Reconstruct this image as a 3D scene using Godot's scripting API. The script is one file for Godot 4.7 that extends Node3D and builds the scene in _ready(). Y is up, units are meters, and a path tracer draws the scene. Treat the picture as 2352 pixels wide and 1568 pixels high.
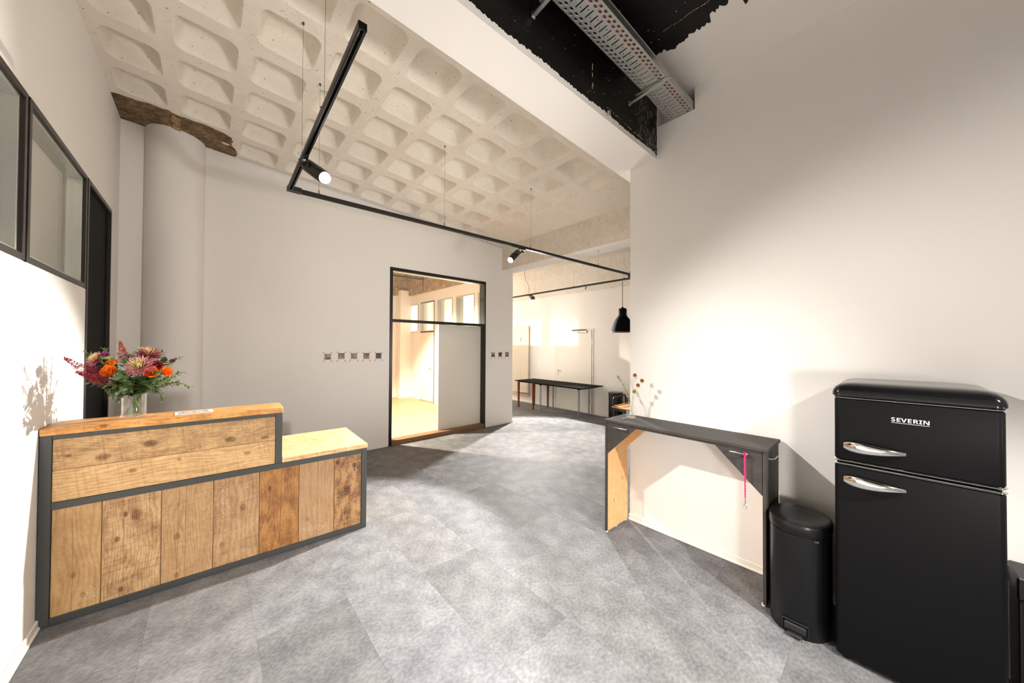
extends Node3D
# Office reception corner. World: x runs right along the back wall, y up, depth d runs away from the camera (Godot z = -d).

var taken := {}
var mats := {}
var rng := RandomNumberGenerator.new()

const CEIL0 := 4.148
const WX := -0.745      # left wall face
const RX := 3.12        # right wall face
const BZ := 5.65        # back wall face
const FX := 7.15        # far wall face
const FLOOR_T := 0.012


func _ready() -> void:
	rng.seed = 7
	setup_view()
	build_materials()
	build_floor()
	build_ceiling()
	build_walls()
	build_windows_and_doors()
	build_back_room()
	build_desk()
	build_bouquet()
	build_bar_table()
	build_fridge()
	build_bins()
	build_tracks()
	build_tray()
	build_far_room()
	build_prints()


func V(x: float, y: float, d: float) -> Vector3:
	return Vector3(x, y, -d)


func ceil_y(x: float, d: float) -> float:
	return CEIL0 - 0.0651 * x - 0.0038 * d


func setup_view() -> void:
	var cam := Camera3D.new()
	cam.name = "camera"
	cam.fov = 90.0
	cam.near = 0.02
	cam.far = 60.0
	add_child(cam)
	# yaw 41.694 to the right of the depth axis, pitch 0.664 up, roll 0.304
	var yaw := deg_to_rad(41.694)
	var pitch := deg_to_rad(0.664)
	var roll := deg_to_rad(0.304)
	var b := Basis(Vector3.UP, -yaw) * Basis(Vector3.RIGHT, pitch) * Basis(Vector3.BACK, roll)
	cam.transform = Transform3D(b, V(0, 1.7, 0))
	cam.current = true
	var we := WorldEnvironment.new()
	we.name = "environment"
	var env := Environment.new()
	env.background_mode = Environment.BG_COLOR
	env.background_color = Color(0.02, 0.02, 0.02)
	env.tonemap_mode = Environment.TONE_MAPPER_LINEAR
	env.tonemap_exposure = 1.3
	env.sdfgi_enabled = true
	env.ssao_enabled = true
	env.ssil_enabled = true
	we.environment = env
	add_child(we)


# ---------------------------------------------------------------- nodes

func numbered(called: String) -> String:
	if not taken.has(called):
		taken[called] = 0
		return called
	taken[called] += 1
	return "%s_%03d" % [called, taken[called]]


func thing(called: String, label: String, category: String, at := Vector3.ZERO, turn := 0.0, group := "") -> Node3D:
	var o := Node3D.new()
	o.name = numbered(called)
	add_child(o)
	o.position = at
	o.rotation.y = turn
	tag(o, label, category, group)
	return o


func tag(o: Node, label: String, category: String, group := "") -> void:
	o.set_meta("label", label)
	o.set_meta("category", category)
	if group != "":
		o.set_meta("group", group)


func to_root(n: Node3D) -> Transform3D:
	var t := Transform3D.IDENTITY
	var p: Node = n
	while p != self and p is Node3D:
		t = (p as Node3D).transform * t
		p = p.get_parent()
	return t


# commits a SurfaceTool as one named mesh. With world = true its vertices are world coordinates.
func obj(called: String, st: SurfaceTool, m: Material, parent: Node = self, world := true) -> MeshInstance3D:
	var mi := MeshInstance3D.new()
	mi.mesh = st.commit()
	mi.material_override = m
	if parent == self:
		mi.name = numbered(called)
		add_child(mi)
	else:
		mi.name = called
		parent.add_child(mi, true)
		if world:
			mi.transform = to_root(parent as Node3D).affine_inverse()
	return mi


func struct(called: String, st: SurfaceTool, m: Material, label: String, category: String) -> MeshInstance3D:
	var o := obj(called, st, m)
	o.set_meta("kind", "structure")
	tag(o, label, category)
	return o


func struct_node(called: String, label: String, category: String, at := Vector3.ZERO) -> Node3D:
	var o := thing(called, label, category, at)
	o.set_meta("kind", "structure")
	return o


# ---------------------------------------------------------------- shapes

func new_st() -> SurfaceTool:
	var s := SurfaceTool.new()
	s.begin(Mesh.PRIMITIVE_TRIANGLES)
	return s


func tri(s: SurfaceTool, a: Vector3, b: Vector3, c: Vector3, n: Vector3, ua := Vector2.ZERO, ub := Vector2.ZERO, uc := Vector2.ZERO) -> void:
	if (b - a).cross(c - a).dot(n) > 0.0:
		var t := b
		b = c
		c = t
		var tu := ub
		ub = uc
		uc = tu
	s.set_normal(n)
	s.set_uv(ua)
	s.add_vertex(a)
	s.set_normal(n)
	s.set_uv(ub)
	s.add_vertex(b)
	s.set_normal(n)
	s.set_uv(uc)
	s.add_vertex(c)


func quad(s: SurfaceTool, a: Vector3, b: Vector3, c: Vector3, d: Vector3, n: Vector3, ua := Vector2.ZERO, ub := Vector2.ZERO, uc := Vector2.ZERO, ud := Vector2.ZERO) -> void:
	tri(s, a, b, c, n, ua, ub, uc)
	tri(s, a, c, d, n, ua, uc, ud)


# chamfered box between two corners (any order), with uv in metres from its low corner
func box(s: SurfaceTool, p: Vector3, q: Vector3, bev := 0.0, xf := Transform3D.IDENTITY, uvo := Vector2.ZERO) -> void:
	var lo := Vector3(minf(p.x, q.x), minf(p.y, q.y), minf(p.z, q.z))
	var hi := Vector3(maxf(p.x, q.x), maxf(p.y, q.y), maxf(p.z, q.z))
	var c := (lo + hi) * 0.5
	var h := (hi - lo) * 0.5
	bev = minf(bev, minf(h.x, minf(h.y, h.z)) * 0.9)
	var B := xf.basis
	for ax in 3:
		for sg in [-1.0, 1.0]:
			var u := (ax + 1) % 3
			var v := (ax + 2) % 3
			if ax == 0:
				u = 2
				v = 1
			elif ax == 1:
				u = 0
				v = 2
			else:
				u = 0
				v = 1
			var pts: Array[Vector3] = []
			var uvs: Array[Vector2] = []
			for k in [[-1.0, -1.0], [1.0, -1.0], [1.0, 1.0], [-1.0, 1.0]]:
				var e := Vector3.ZERO
				e[ax] = sg * h[ax]
				e[u] = k[0] * (h[u] - bev)
				e[v] = k[1] * (h[v] - bev)
				pts.append(xf * (c + e))
				uvs.append(Vector2(e[u] + h[u], e[v] + h[v]) + uvo)
			var n := Vector3.ZERO
			n[ax] = sg
			quad(s, pts[0], pts[1], pts[2], pts[3], (B * n).normalized(), uvs[0], uvs[1], uvs[2], uvs[3])
	if bev <= 0.0:
		return
	for ax in 3:
		var u := (ax + 1) % 3
		var v := (ax + 2) % 3
		for su in [-1.0, 1.0]:
			for sv in [-1.0, 1.0]:
				var e := Vector3.ZERO
				e[ax] = h[ax] - bev
				var a := e
				a[u] = su * h[u]
				a[v] = sv * (h[v] - bev)
				var b := e
				b[u] = su * (h[u] - bev)
				b[v] = sv * h[v]
				var a2 := a
				a2[ax] = -a[ax]
				var b2 := b
				b2[ax] = -b[ax]
				var n := Vector3.ZERO
				n[u] = su
				n[v] = sv
				var ta := Vector2(a[0] + h[0], a[1] + h[1]) + uvo
				var tb := Vector2(a2[0] + h[0], a2[1] + h[1]) + uvo
				quad(s, xf * (c + a), xf * (c + b), xf * (c + b2), xf * (c + a2), (B * n).normalized(), ta, ta, tb, tb)
	for sx in [-1.0, 1.0]:
		for sy in [-1.0, 1.0]:
			for sz in [-1.0, 1.0]:
				var px := Vector3(sx * h.x, sy * (h.y - bev), sz * (h.z - bev))
				var py := Vector3(sx * (h.x - bev), sy * h.y, sz * (h.z - bev))
				var pz := Vector3(sx * (h.x - bev), sy * (h.y - bev), sz * h.z)
				tri(s, xf * (c + px), xf * (c + py), xf * (c + pz), (B * Vector3(sx, sy, sz)).normalized())


# skin over rings of equal point counts; creases sharper than crease degrees stay sharp
func loft(s: SurfaceTool, rings: Array, closed := true, cap0 := true, cap1 := true, crease := 38.0, inward := false, cols: Array = []) -> void:
	var m := rings.size()
	var n: int = rings[0].size()
	var nq := n if closed else n - 1
	var fn := []
	var sgn := 0.0
	for i in m - 1:
		var row := PackedVector3Array()
		row.resize(nq)
		var mid := Vector3.ZERO
		for j in n:
			mid += rings[i][j] + rings[i + 1][j]
		mid /= 2.0 * n
		for j in nq:
			var a: Vector3 = rings[i][j]
			var b: Vector3 = rings[i][(j + 1) % n]
			var c: Vector3 = rings[i + 1][(j + 1) % n]
			var d: Vector3 = rings[i + 1][j]
			var f := (c - a).cross(d - b)
			row[j] = f
			sgn += f.dot((a + b + c + d) * 0.25 - mid)
		fn.append(row)
	var flip := -1.0 if sgn < 0.0 else 1.0
	if inward:
		flip = -flip
	for i in m - 1:
		for j in nq:
			fn[i][j] = (fn[i][j] * flip).normalized()
	var lim := cos(deg_to_rad(crease))
	var vn := func(i: int, j: int, f: Vector3) -> Vector3:
		var acc := Vector3.ZERO
		for ii in [i - 1, i]:
			if ii < 0 or ii >= m - 1:
				continue
			for jj in [j - 1, j]:
				if closed:
					jj = (jj + nq) % nq
				elif jj < 0 or jj >= nq:
					continue
				var g: Vector3 = fn[ii][jj]
				if g.dot(f) > lim:
					acc += g
		return acc.normalized() if acc.length() > 0.001 else f
	for i in m - 1:
		for j in nq:
			var f: Vector3 = fn[i][j]
			if f.length() < 0.5:
				continue
			var j2 := (j + 1) % n
			var P := [rings[i][j], rings[i][j2], rings[i + 1][j2], rings[i + 1][j]]
			var N := [vn.call(i, j, f), vn.call(i, j + 1, f), vn.call(i + 1, j + 1, f), vn.call(i + 1, j, f)]
			var U := [Vector2(float(j) / n, float(i) / (m - 1)), Vector2(float(j + 1) / n, float(i) / (m - 1)), Vector2(float(j + 1) / n, float(i + 1) / (m - 1)), Vector2(float(j) / n, float(i + 1) / (m - 1))]
			var C := [i, i, i + 1, i + 1]
			for t in [[0, 1, 2], [0, 2, 3]]:
				var o: Array = t
				if (P[t[1]] - P[t[0]]).cross(P[t[2]] - P[t[0]]).dot(f) > 0.0:
					o = [t[0], t[2], t[1]]
				for k in o:
					if cols.size() > 0:
						s.set_color(cols[C[k]])
					s.set_normal(N[k])
					s.set_uv(U[k])
					s.add_vertex(P[k])
	for e in 2:
		if (e == 0 and not cap0) or (e == 1 and not cap1):
			continue
		var ring: PackedVector3Array = rings[0] if e == 0 else rings[m - 1]
		var nxt: PackedVector3Array = rings[1] if e == 0 else rings[m - 2]
		var c0 := Vector3.ZERO
		var c1 := Vector3.ZERO
		for j in n:
			c0 += ring[j] / n
			c1 += nxt[j] / n
		var nn := Vector3.ZERO
		for j in n:
			nn += (ring[j] - c0).cross(ring[(j + 1) % n] - c0)
		if nn.length() < 1e-9:
			continue
		nn = nn.normalized()
		if nn.dot(c0 - c1) < 0.0:
			nn = -nn
		if inward:
			nn = -nn
		for j in n:
			if cols.size() > 0:
				s.set_color(cols[0] if e == 0 else cols[m - 1])
			tri(s, c0, ring[j], ring[(j + 1) % n], nn)


func circle(c: Vector3, ax: Vector3, r: float, seg: int, r2 := -1.0, ref := Vector3.ZERO) -> PackedVector3Array:
	ax = ax.normalized()
	if r2 < 0.0:
		r2 = r
	var u := ref
	if u == Vector3.ZERO:
		u = ax.cross(Vector3.UP if absf(ax.y) < 0.9 else Vector3.RIGHT).normalized()
	else:
		u = (u - ax * u.dot(ax)).normalized()
	var v := ax.cross(u).normalized()
	var out := PackedVector3Array()
	for j in seg:
		var a := TAU * j / seg
		out.append(c + u * cos(a) * r + v * sin(a) * r2)
	return out


func tube(s: SurfaceTool, pts: Array, r, seg := 8, caps := true, cols: Array = []) -> void:
	var rings := []
	var m := pts.size()
	var ref := Vector3.ZERO
	for i in m:
		var t: Vector3 = (pts[mini(i + 1, m - 1)] - pts[maxi(i - 1, 0)]).normalized()
		if ref == Vector3.ZERO:
			ref = t.cross(Vector3.UP if absf(t.y) < 0.9 else Vector3.RIGHT).normalized()
		ref = (ref - t * ref.dot(t)).normalized()
		var rr: float = r[i] if r is Array else r
		rings.append(circle(pts[i], t, rr, seg, -1.0, ref))
	loft(s, rings, true, caps, caps, 50.0, false, cols)


func lathe(s: SurfaceTool, prof: Array, at: Vector3, seg := 24, ax := Vector3.UP, cap0 := true, cap1 := true, crease := 38.0, inward := false) -> void:
	var rings := []
	for p in prof:
		rings.append(circle(at + ax.normalized() * p[1], ax, maxf(p[0], 0.00005), seg))
	loft(s, rings, true, cap0, cap1, crease, inward)


# upright prism over an outline of Vector2(x, d), from y0 to y1
func prism(s: SurfaceTool, outline: Array, y0: float, y1: float) -> void:
	var pts := PackedVector2Array(outline)
	var tris := Geometry2D.triangulate_polygon(pts)
	for e in [[y0, Vector3.DOWN], [y1, Vector3.UP]]:
		for i in range(0, tris.size(), 3):
			var a := pts[tris[i]]
			var b := pts[tris[i + 1]]
			var c := pts[tris[i + 2]]
			tri(s, V(a.x, e[0], a.y), V(b.x, e[0], b.y), V(c.x, e[0], c.y), e[1], a, b, c)
	sides(s, pts, func(p: Vector2, k: int) -> Vector3: return V(p.x, y0 if k == 0 else y1, p.y))


# plate in a plane: outline of Vector2(a, b) mapped by f(point, 0 or 1)
func plate(s: SurfaceTool, outline: Array, f: Callable) -> void:
	var pts := PackedVector2Array(outline)
	var tris := Geometry2D.triangulate_polygon(pts)
	var mid0: Vector3 = f.call(pts[0], 0)
	var mid1: Vector3 = f.call(pts[0], 1)
	var ax := (mid1 - mid0).normalized()
	for k in 2:
		for i in range(0, tris.size(), 3):
			var a := pts[tris[i]]
			var b := pts[tris[i + 1]]
			var c := pts[tris[i + 2]]
			tri(s, f.call(a, k), f.call(b, k), f.call(c, k), ax if k == 1 else -ax, a, b, c)
	sides(s, pts, f)


func sides(s: SurfaceTool, pts: PackedVector2Array, f: Callable) -> void:
	var n := pts.size()
	var ccw := not Geometry2D.is_polygon_clockwise(pts)
	var o: Vector3 = f.call(Vector2.ZERO, 0)
	var ex: Vector3 = f.call(Vector2(1, 0), 0) - o
	var ey: Vector3 = f.call(Vector2(0, 1), 0) - o
	for i in n:
		var a := pts[i]
		var b := pts[(i + 1) % n]
		var d := b - a
		var out := Vector2(d.y, -d.x) if ccw else Vector2(-d.y, d.x)
		var nn := (ex * out.x + ey * out.y).normalized()
		quad(s, f.call(a, 0), f.call(b, 0), f.call(b, 1), f.call(a, 1), nn, a, b, b, a)


# rounded rectangle ring as Vector2 points
func round_rect(cx: float, cy: float, hx: float, hy: float, r: float, k := 4) -> PackedVector2Array:
	var out := PackedVector2Array()
	r = minf(r, minf(hx, hy))
	for q in 4:
		var sx := 1.0 if q == 0 or q == 3 else -1.0
		var sy := 1.0 if q < 2 else -1.0
		for i in k + 1:
			var a := PI * 0.5 * (q + float(i) / k)
			out.append(Vector2(cx + sx * (hx - r) + r * cos(a), cy + sy * (hy - r) + r * sin(a)))
	return out


# face of a rectangle cell with a rounded hole; deeper rings [inset, height] make a pocket. f maps (a, b, h) to the world
func holed_cell(s: SurfaceTool, x0: float, x1: float, y0: float, y1: float, c: Vector2, hx: float, hy: float, r: float, rings: Array, capped: bool, f: Callable, facing: Vector3, k := 4) -> void:
	var ring := round_rect(c.x, c.y, hx, hy, r, k)
	var n := ring.size()
	var outer := PackedVector2Array()
	for q in 4:
		var sx := x1 if q == 0 or q == 3 else x0
		var sy := y1 if q < 2 else y0
		for i in k + 1:
			var p := ring[q * (k + 1) + i]
			var first_x := q % 2 == 0
			if i * 2 == k:
				outer.append(Vector2(sx, sy))
			elif (i * 2 < k) == first_x:
				outer.append(Vector2(sx, p.y))
			else:
				outer.append(Vector2(p.x, sy))
	s.set_smooth_group(-1)
	for j in n:
		var j2 := (j + 1) % n
		order(s, f.call(outer[j], 0.0), f.call(outer[j2], 0.0), f.call(ring[j2], 0.0), facing)
		order(s, f.call(outer[j], 0.0), f.call(ring[j2], 0.0), f.call(ring[j], 0.0), facing)
	s.set_smooth_group(1)
	var last := ring
	var lh := 0.0
	for g in rings:
		var nx := round_rect(c.x, c.y, hx - g[0], hy - g[0], maxf(r - g[0] * 0.5, 0.001), k)
		var mid: Vector3 = f.call(c, (lh + g[1]) * 0.5)
		for j in n:
			var j2 := (j + 1) % n
			var a: Vector3 = f.call(last[j], lh)
			var b: Vector3 = f.call(last[j2], lh)
			var cc: Vector3 = f.call(nx[j2], g[1])
			var d: Vector3 = f.call(nx[j], g[1])
			var hint: Vector3 = (mid - (a + b + cc + d) * 0.25) + facing * 0.0001
			if hint.length() < 0.0001:
				hint = facing
			# a bottom-facing flare keeps the facing side
			var flat: bool = absf(g[1] - lh) < 0.2 * absf((nx[j] - last[j]).length())
			if flat:
				hint = facing
			order(s, a, b, cc, hint)
			order(s, a, cc, d, hint)
		last = nx
		lh = g[1]
	if capped:
		var m: Vector3 = f.call(c, lh)
		for j in n:
			order(s, m, f.call(last[j], lh), f.call(last[(j + 1) % n], lh), facing)


func order(s: SurfaceTool, a: Vector3, b: Vector3, c: Vector3, n: Vector3) -> void:
	if (b - a).cross(c - a).length_squared() < 1e-16:
		return
	s.add_vertex(a)
	if (b - a).cross(c - a).dot(n) > 0.0:
		s.add_vertex(c)
		s.add_vertex(b)
	else:
		s.add_vertex(b)
		s.add_vertex(c)


func bez(a: Vector3, b: Vector3, c: Vector3, n := 8) -> Array:
	var out := []
	for i in n + 1:
		var t := float(i) / n
		out.append(a.lerp(b, t).lerp(b.lerp(c, t), t))
	return out


func light(l: Light3D, at: Vector3, color: Color, energy: float, size: float) -> void:
	l.light_color = color
	l.light_energy = energy
	l.light_size = size
	l.shadow_enabled = true
	add_child(l)
	l.position = at


func spot(called: String, at: Vector3, dir: Vector3, angle: float, blend: float, color: Color, energy: float) -> void:
	var l := SpotLight3D.new()
	l.name = called
	l.spot_range = 30.0
	l.spot_attenuation = 2.0
	l.spot_angle = angle
	l.spot_angle_attenuation = blend
	light(l, at, color, energy, 0.035)
	l.basis = Basis.looking_at(dir, Vector3.UP)

# ---------------------------------------------------------------- materials

func pm(key: String, c: Color, rough := 0.6, metal := 0.0, spec := 0.5) -> StandardMaterial3D:
	var m := StandardMaterial3D.new()
	m.resource_name = key
	m.albedo_color = c
	m.roughness = rough
	m.metallic = metal
	m.metallic_specular = spec
	mats[key] = m
	return m


func noise(seed_: int, freq := 1.0, oct := 3) -> FastNoiseLite:
	var n := FastNoiseLite.new()
	n.seed = seed_
	n.noise_type = FastNoiseLite.TYPE_SIMPLEX_SMOOTH
	n.frequency = freq
	n.fractal_type = FastNoiseLite.FRACTAL_FBM
	n.fractal_octaves = oct
	return n


# wood with the grain along u. L x W metres over w x h pixels. knots: [s, t, radius]; opt: ring, saw, stain, speck, scratch, dark
func wood_tex(w: int, h: int, L: float, W: float, sd: int, light_c: Color, dark_c: Color, knots: Array, opt: Dictionary) -> ImageTexture:
	var n1 := noise(sd, 1.0, 2)
	var n2 := noise(sd + 1, 1.0, 1)
	var n3 := noise(sd + 2, 1.0, 2)
	var n4 := noise(sd + 3, 1.0, 3)
	var ringf: float = opt.get("ring", 60.0)
	var saw: float = opt.get("saw", 0.0)
	var stain: float = opt.get("stain", 0.25)
	var grain_a: float = opt.get("grain", 0.32)
	var data := PackedByteArray()
	data.resize(w * h * 3)
	var k := 0
	for j in h:
		var t := W * j / h
		for i in w:
			var s := L * i / w
			var r := t + n1.get_noise_2d(s * 1.6, t * 7.0) * 0.035
			var core := 0.0
			for q in knots:
				var dx: float = (s - q[0]) / q[2]
				var dt: float = (t - q[1]) / q[2]
				if absf(dx) < 7.0 and absf(dt) < 5.0:
					var e := exp(-dx * dx * 0.16)
					r += (-1.0 if dt < 0.0 else 1.0) * -q[2] * 0.9 * e * exp(-absf(dt) * 0.55)
					var dd := sqrt(dx * dx * 0.42 + dt * dt)
					if dd < 1.3:
						core = maxf(core, clampf((1.3 - dd) * 1.6, 0.0, 1.0) * (0.72 + 0.28 * sin(dd * 16.0)))
			var g := 0.5 + 0.5 * sin(r * ringf * TAU)
			g = g * g
			var f := n3.get_noise_2d(s * 7.0, t * 420.0) * 0.5 + 0.5
			var st := n4.get_noise_2d(s * 5.0 + 40.0, t * 9.0) + 0.25 * n2.get_noise_2d(s * 60.0, t * 60.0)
			var v := 0.10 + grain_a * g * (0.35 + 0.65 * f) + 0.30 * f * f + stain * st + 0.10 * n2.get_noise_2d(s * 22.0, t * 38.0)
			if saw > 0.0:
				var sv := n2.get_noise_2d(s * 55.0 + t * 6.0, t * 3.0 + 9.0)
				if sv > 0.25:
					v += saw * (sv - 0.25) * (0.4 + f)
			v = clampf(v + core * 0.8, 0.0, 1.25)
			data[k] = clampi(int(255.0 * (light_c.r + (dark_c.r - light_c.r) * v)), 0, 255)
			data[k + 1] = clampi(int(255.0 * (light_c.g + (dark_c.g - light_c.g) * v)), 0, 255)
			data[k + 2] = clampi(int(255.0 * (light_c.b + (dark_c.b - light_c.b) * v)), 0, 255)
			k += 3
	var im := Image.create_from_data(w, h, false, Image.FORMAT_RGB8, data)
	var rg := RandomNumberGenerator.new()
	rg.seed = sd
	for q in int(opt.get("speck", 20)):
		blot(im, rg.randf() * w, rg.randf() * h, rg.randf_range(0.6, 2.2), rg.randf_range(0.6, 1.6), dark_c.darkened(0.5), 0.8, rg)
	for q in int(opt.get("dark", 0)):
		blot(im, rg.randf_range(0.2, 0.8) * w, rg.randf_range(0.15, 0.85) * h, rg.randf_range(3.0, 12.0), rg.randf_range(2.0, 6.0), Color(0.16, 0.09, 0.05), 0.75, rg)
	for q in opt.get("cracks", []):
		var y := float(q) * h
		for x in w:
			y += rg.randf_range(-0.35, 0.35)
			im.set_pixel(x, clampi(int(y), 0, h - 1), Color(0.2, 0.12, 0.07))
			if q < 0.5:
				im.set_pixel(x, clampi(int(y) + 1, 0, h - 1), Color(0.32, 0.21, 0.13))
	var sc: Array = opt.get("scratch", [])
	if sc.size() == 4:
		for q in 260:
			var x := rg.randfn(sc[0], sc[2]) * w
			var y := rg.randfn(sc[1], sc[3]) * h
			blot(im, x, y, rg.randf_range(0.8, 4.5), rg.randf_range(0.5, 2.0), Color(0.86, 0.83, 0.78), 0.55, rg)
	return ImageTexture.create_from_image(im)


func blot(im: Image, x: float, y: float, rx: float, ry: float, c: Color, a: float, rg: RandomNumberGenerator) -> void:
	var w := im.get_width()
	var h := im.get_height()
	for yy in range(maxi(0, int(y - ry * 1.3)), mini(h, int(y + ry * 1.3) + 2)):
		for xx in range(maxi(0, int(x - rx * 1.3)), mini(w, int(x + rx * 1.3) + 2)):
			var d := Vector2((xx - x) / rx, (yy - y) / ry).length() + rg.randf_range(-0.25, 0.25)
			if d < 1.0:
				im.set_pixel(xx, yy, im.get_pixel(xx, yy).lerp(c, a * clampf((1.0 - d) * 3.0, 0.0, 1.0)))


func wood_mat(key: String, tex: Texture2D, L: float, W: float, rough := 0.55, along_v := false) -> StandardMaterial3D:
	var m := pm(key, Color.WHITE, rough)
	m.albedo_texture = tex
	m.heightmap_enabled = false
	m.uv1_scale = Vector3(1.0 / L, 1.0 / W, 1.0)
	m.set_meta("v", along_v)
	return m


# a tiling grey or cream field with soft clouds and specks
func field_tex(size: int, sd: int, c0: Color, c1: Color, specks: int, speck_c: Color, rmax: float, streak := 1.0, contrast := 1.0, clumps := 0, fa := 3.0, fb := 14.0) -> ImageTexture:
	var a := noise(sd, fa / size, 4).get_seamless_image(size, size)
	var b := noise(sd + 1, fb / size, 5).get_seamless_image(size, int(size * streak))
	b.resize(size, size)
	a.convert(Image.FORMAT_L8)
	b.convert(Image.FORMAT_L8)
	var da := a.get_data()
	var db := b.get_data()
	var data := PackedByteArray()
	data.resize(size * size * 3)
	var r0 := c0.r * 255.0
	var g0 := c0.g * 255.0
	var b0 := c0.b * 255.0
	var dr := (c1.r - c0.r) * 255.0
	var dg := (c1.g - c0.g) * 255.0
	var dbb := (c1.b - c0.b) * 255.0
	var k := 0
	for i in size * size:
		var v := clampf(((da[i] * 0.45 + db[i] * 0.55) / 255.0 - 0.5) * contrast + 0.5, 0.0, 1.0)
		data[k] = int(r0 + dr * v)
		data[k + 1] = int(g0 + dg * v)
		data[k + 2] = int(b0 + dbb * v)
		k += 3
	var im := Image.create_from_data(size, size, false, Image.FORMAT_RGB8, data)
	var rg := RandomNumberGenerator.new()
	rg.seed = sd
	for q in specks:
		var r := rmax * pow(rg.randf(), 3.0) + 0.5
		blot(im, rg.randf() * size, rg.randf() * size, r * rg.randf_range(0.7, 1.8), r, speck_c, rg.randf_range(0.35, 0.9), rg)
	for q in clumps:
		var x := rg.randf() * size
		var y := rg.randf() * size
		for e in 120:
			blot(im, x + rg.randfn(0, size * 0.05), y + rg.randfn(0, size * 0.022), rg.randf_range(0.5, 1.5), rg.randf_range(0.4, 1.0), speck_c, rg.randf_range(0.2, 0.7), rg)
	return ImageTexture.create_from_image(im)


func triplanar(m: StandardMaterial3D, tex: Texture2D, metres: float) -> void:
	m.albedo_texture = tex
	m.uv1_triplanar = true
	m.uv1_world_triplanar = true
	m.uv1_triplanar_sharpness = 4.0
	m.uv1_scale = Vector3.ONE / metres


func glass(key: String, c: Color, rough := 0.02) -> StandardMaterial3D:
	var m := pm(key, c, rough)
	m.transparency = BaseMaterial3D.TRANSPARENCY_ALPHA
	return m


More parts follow.
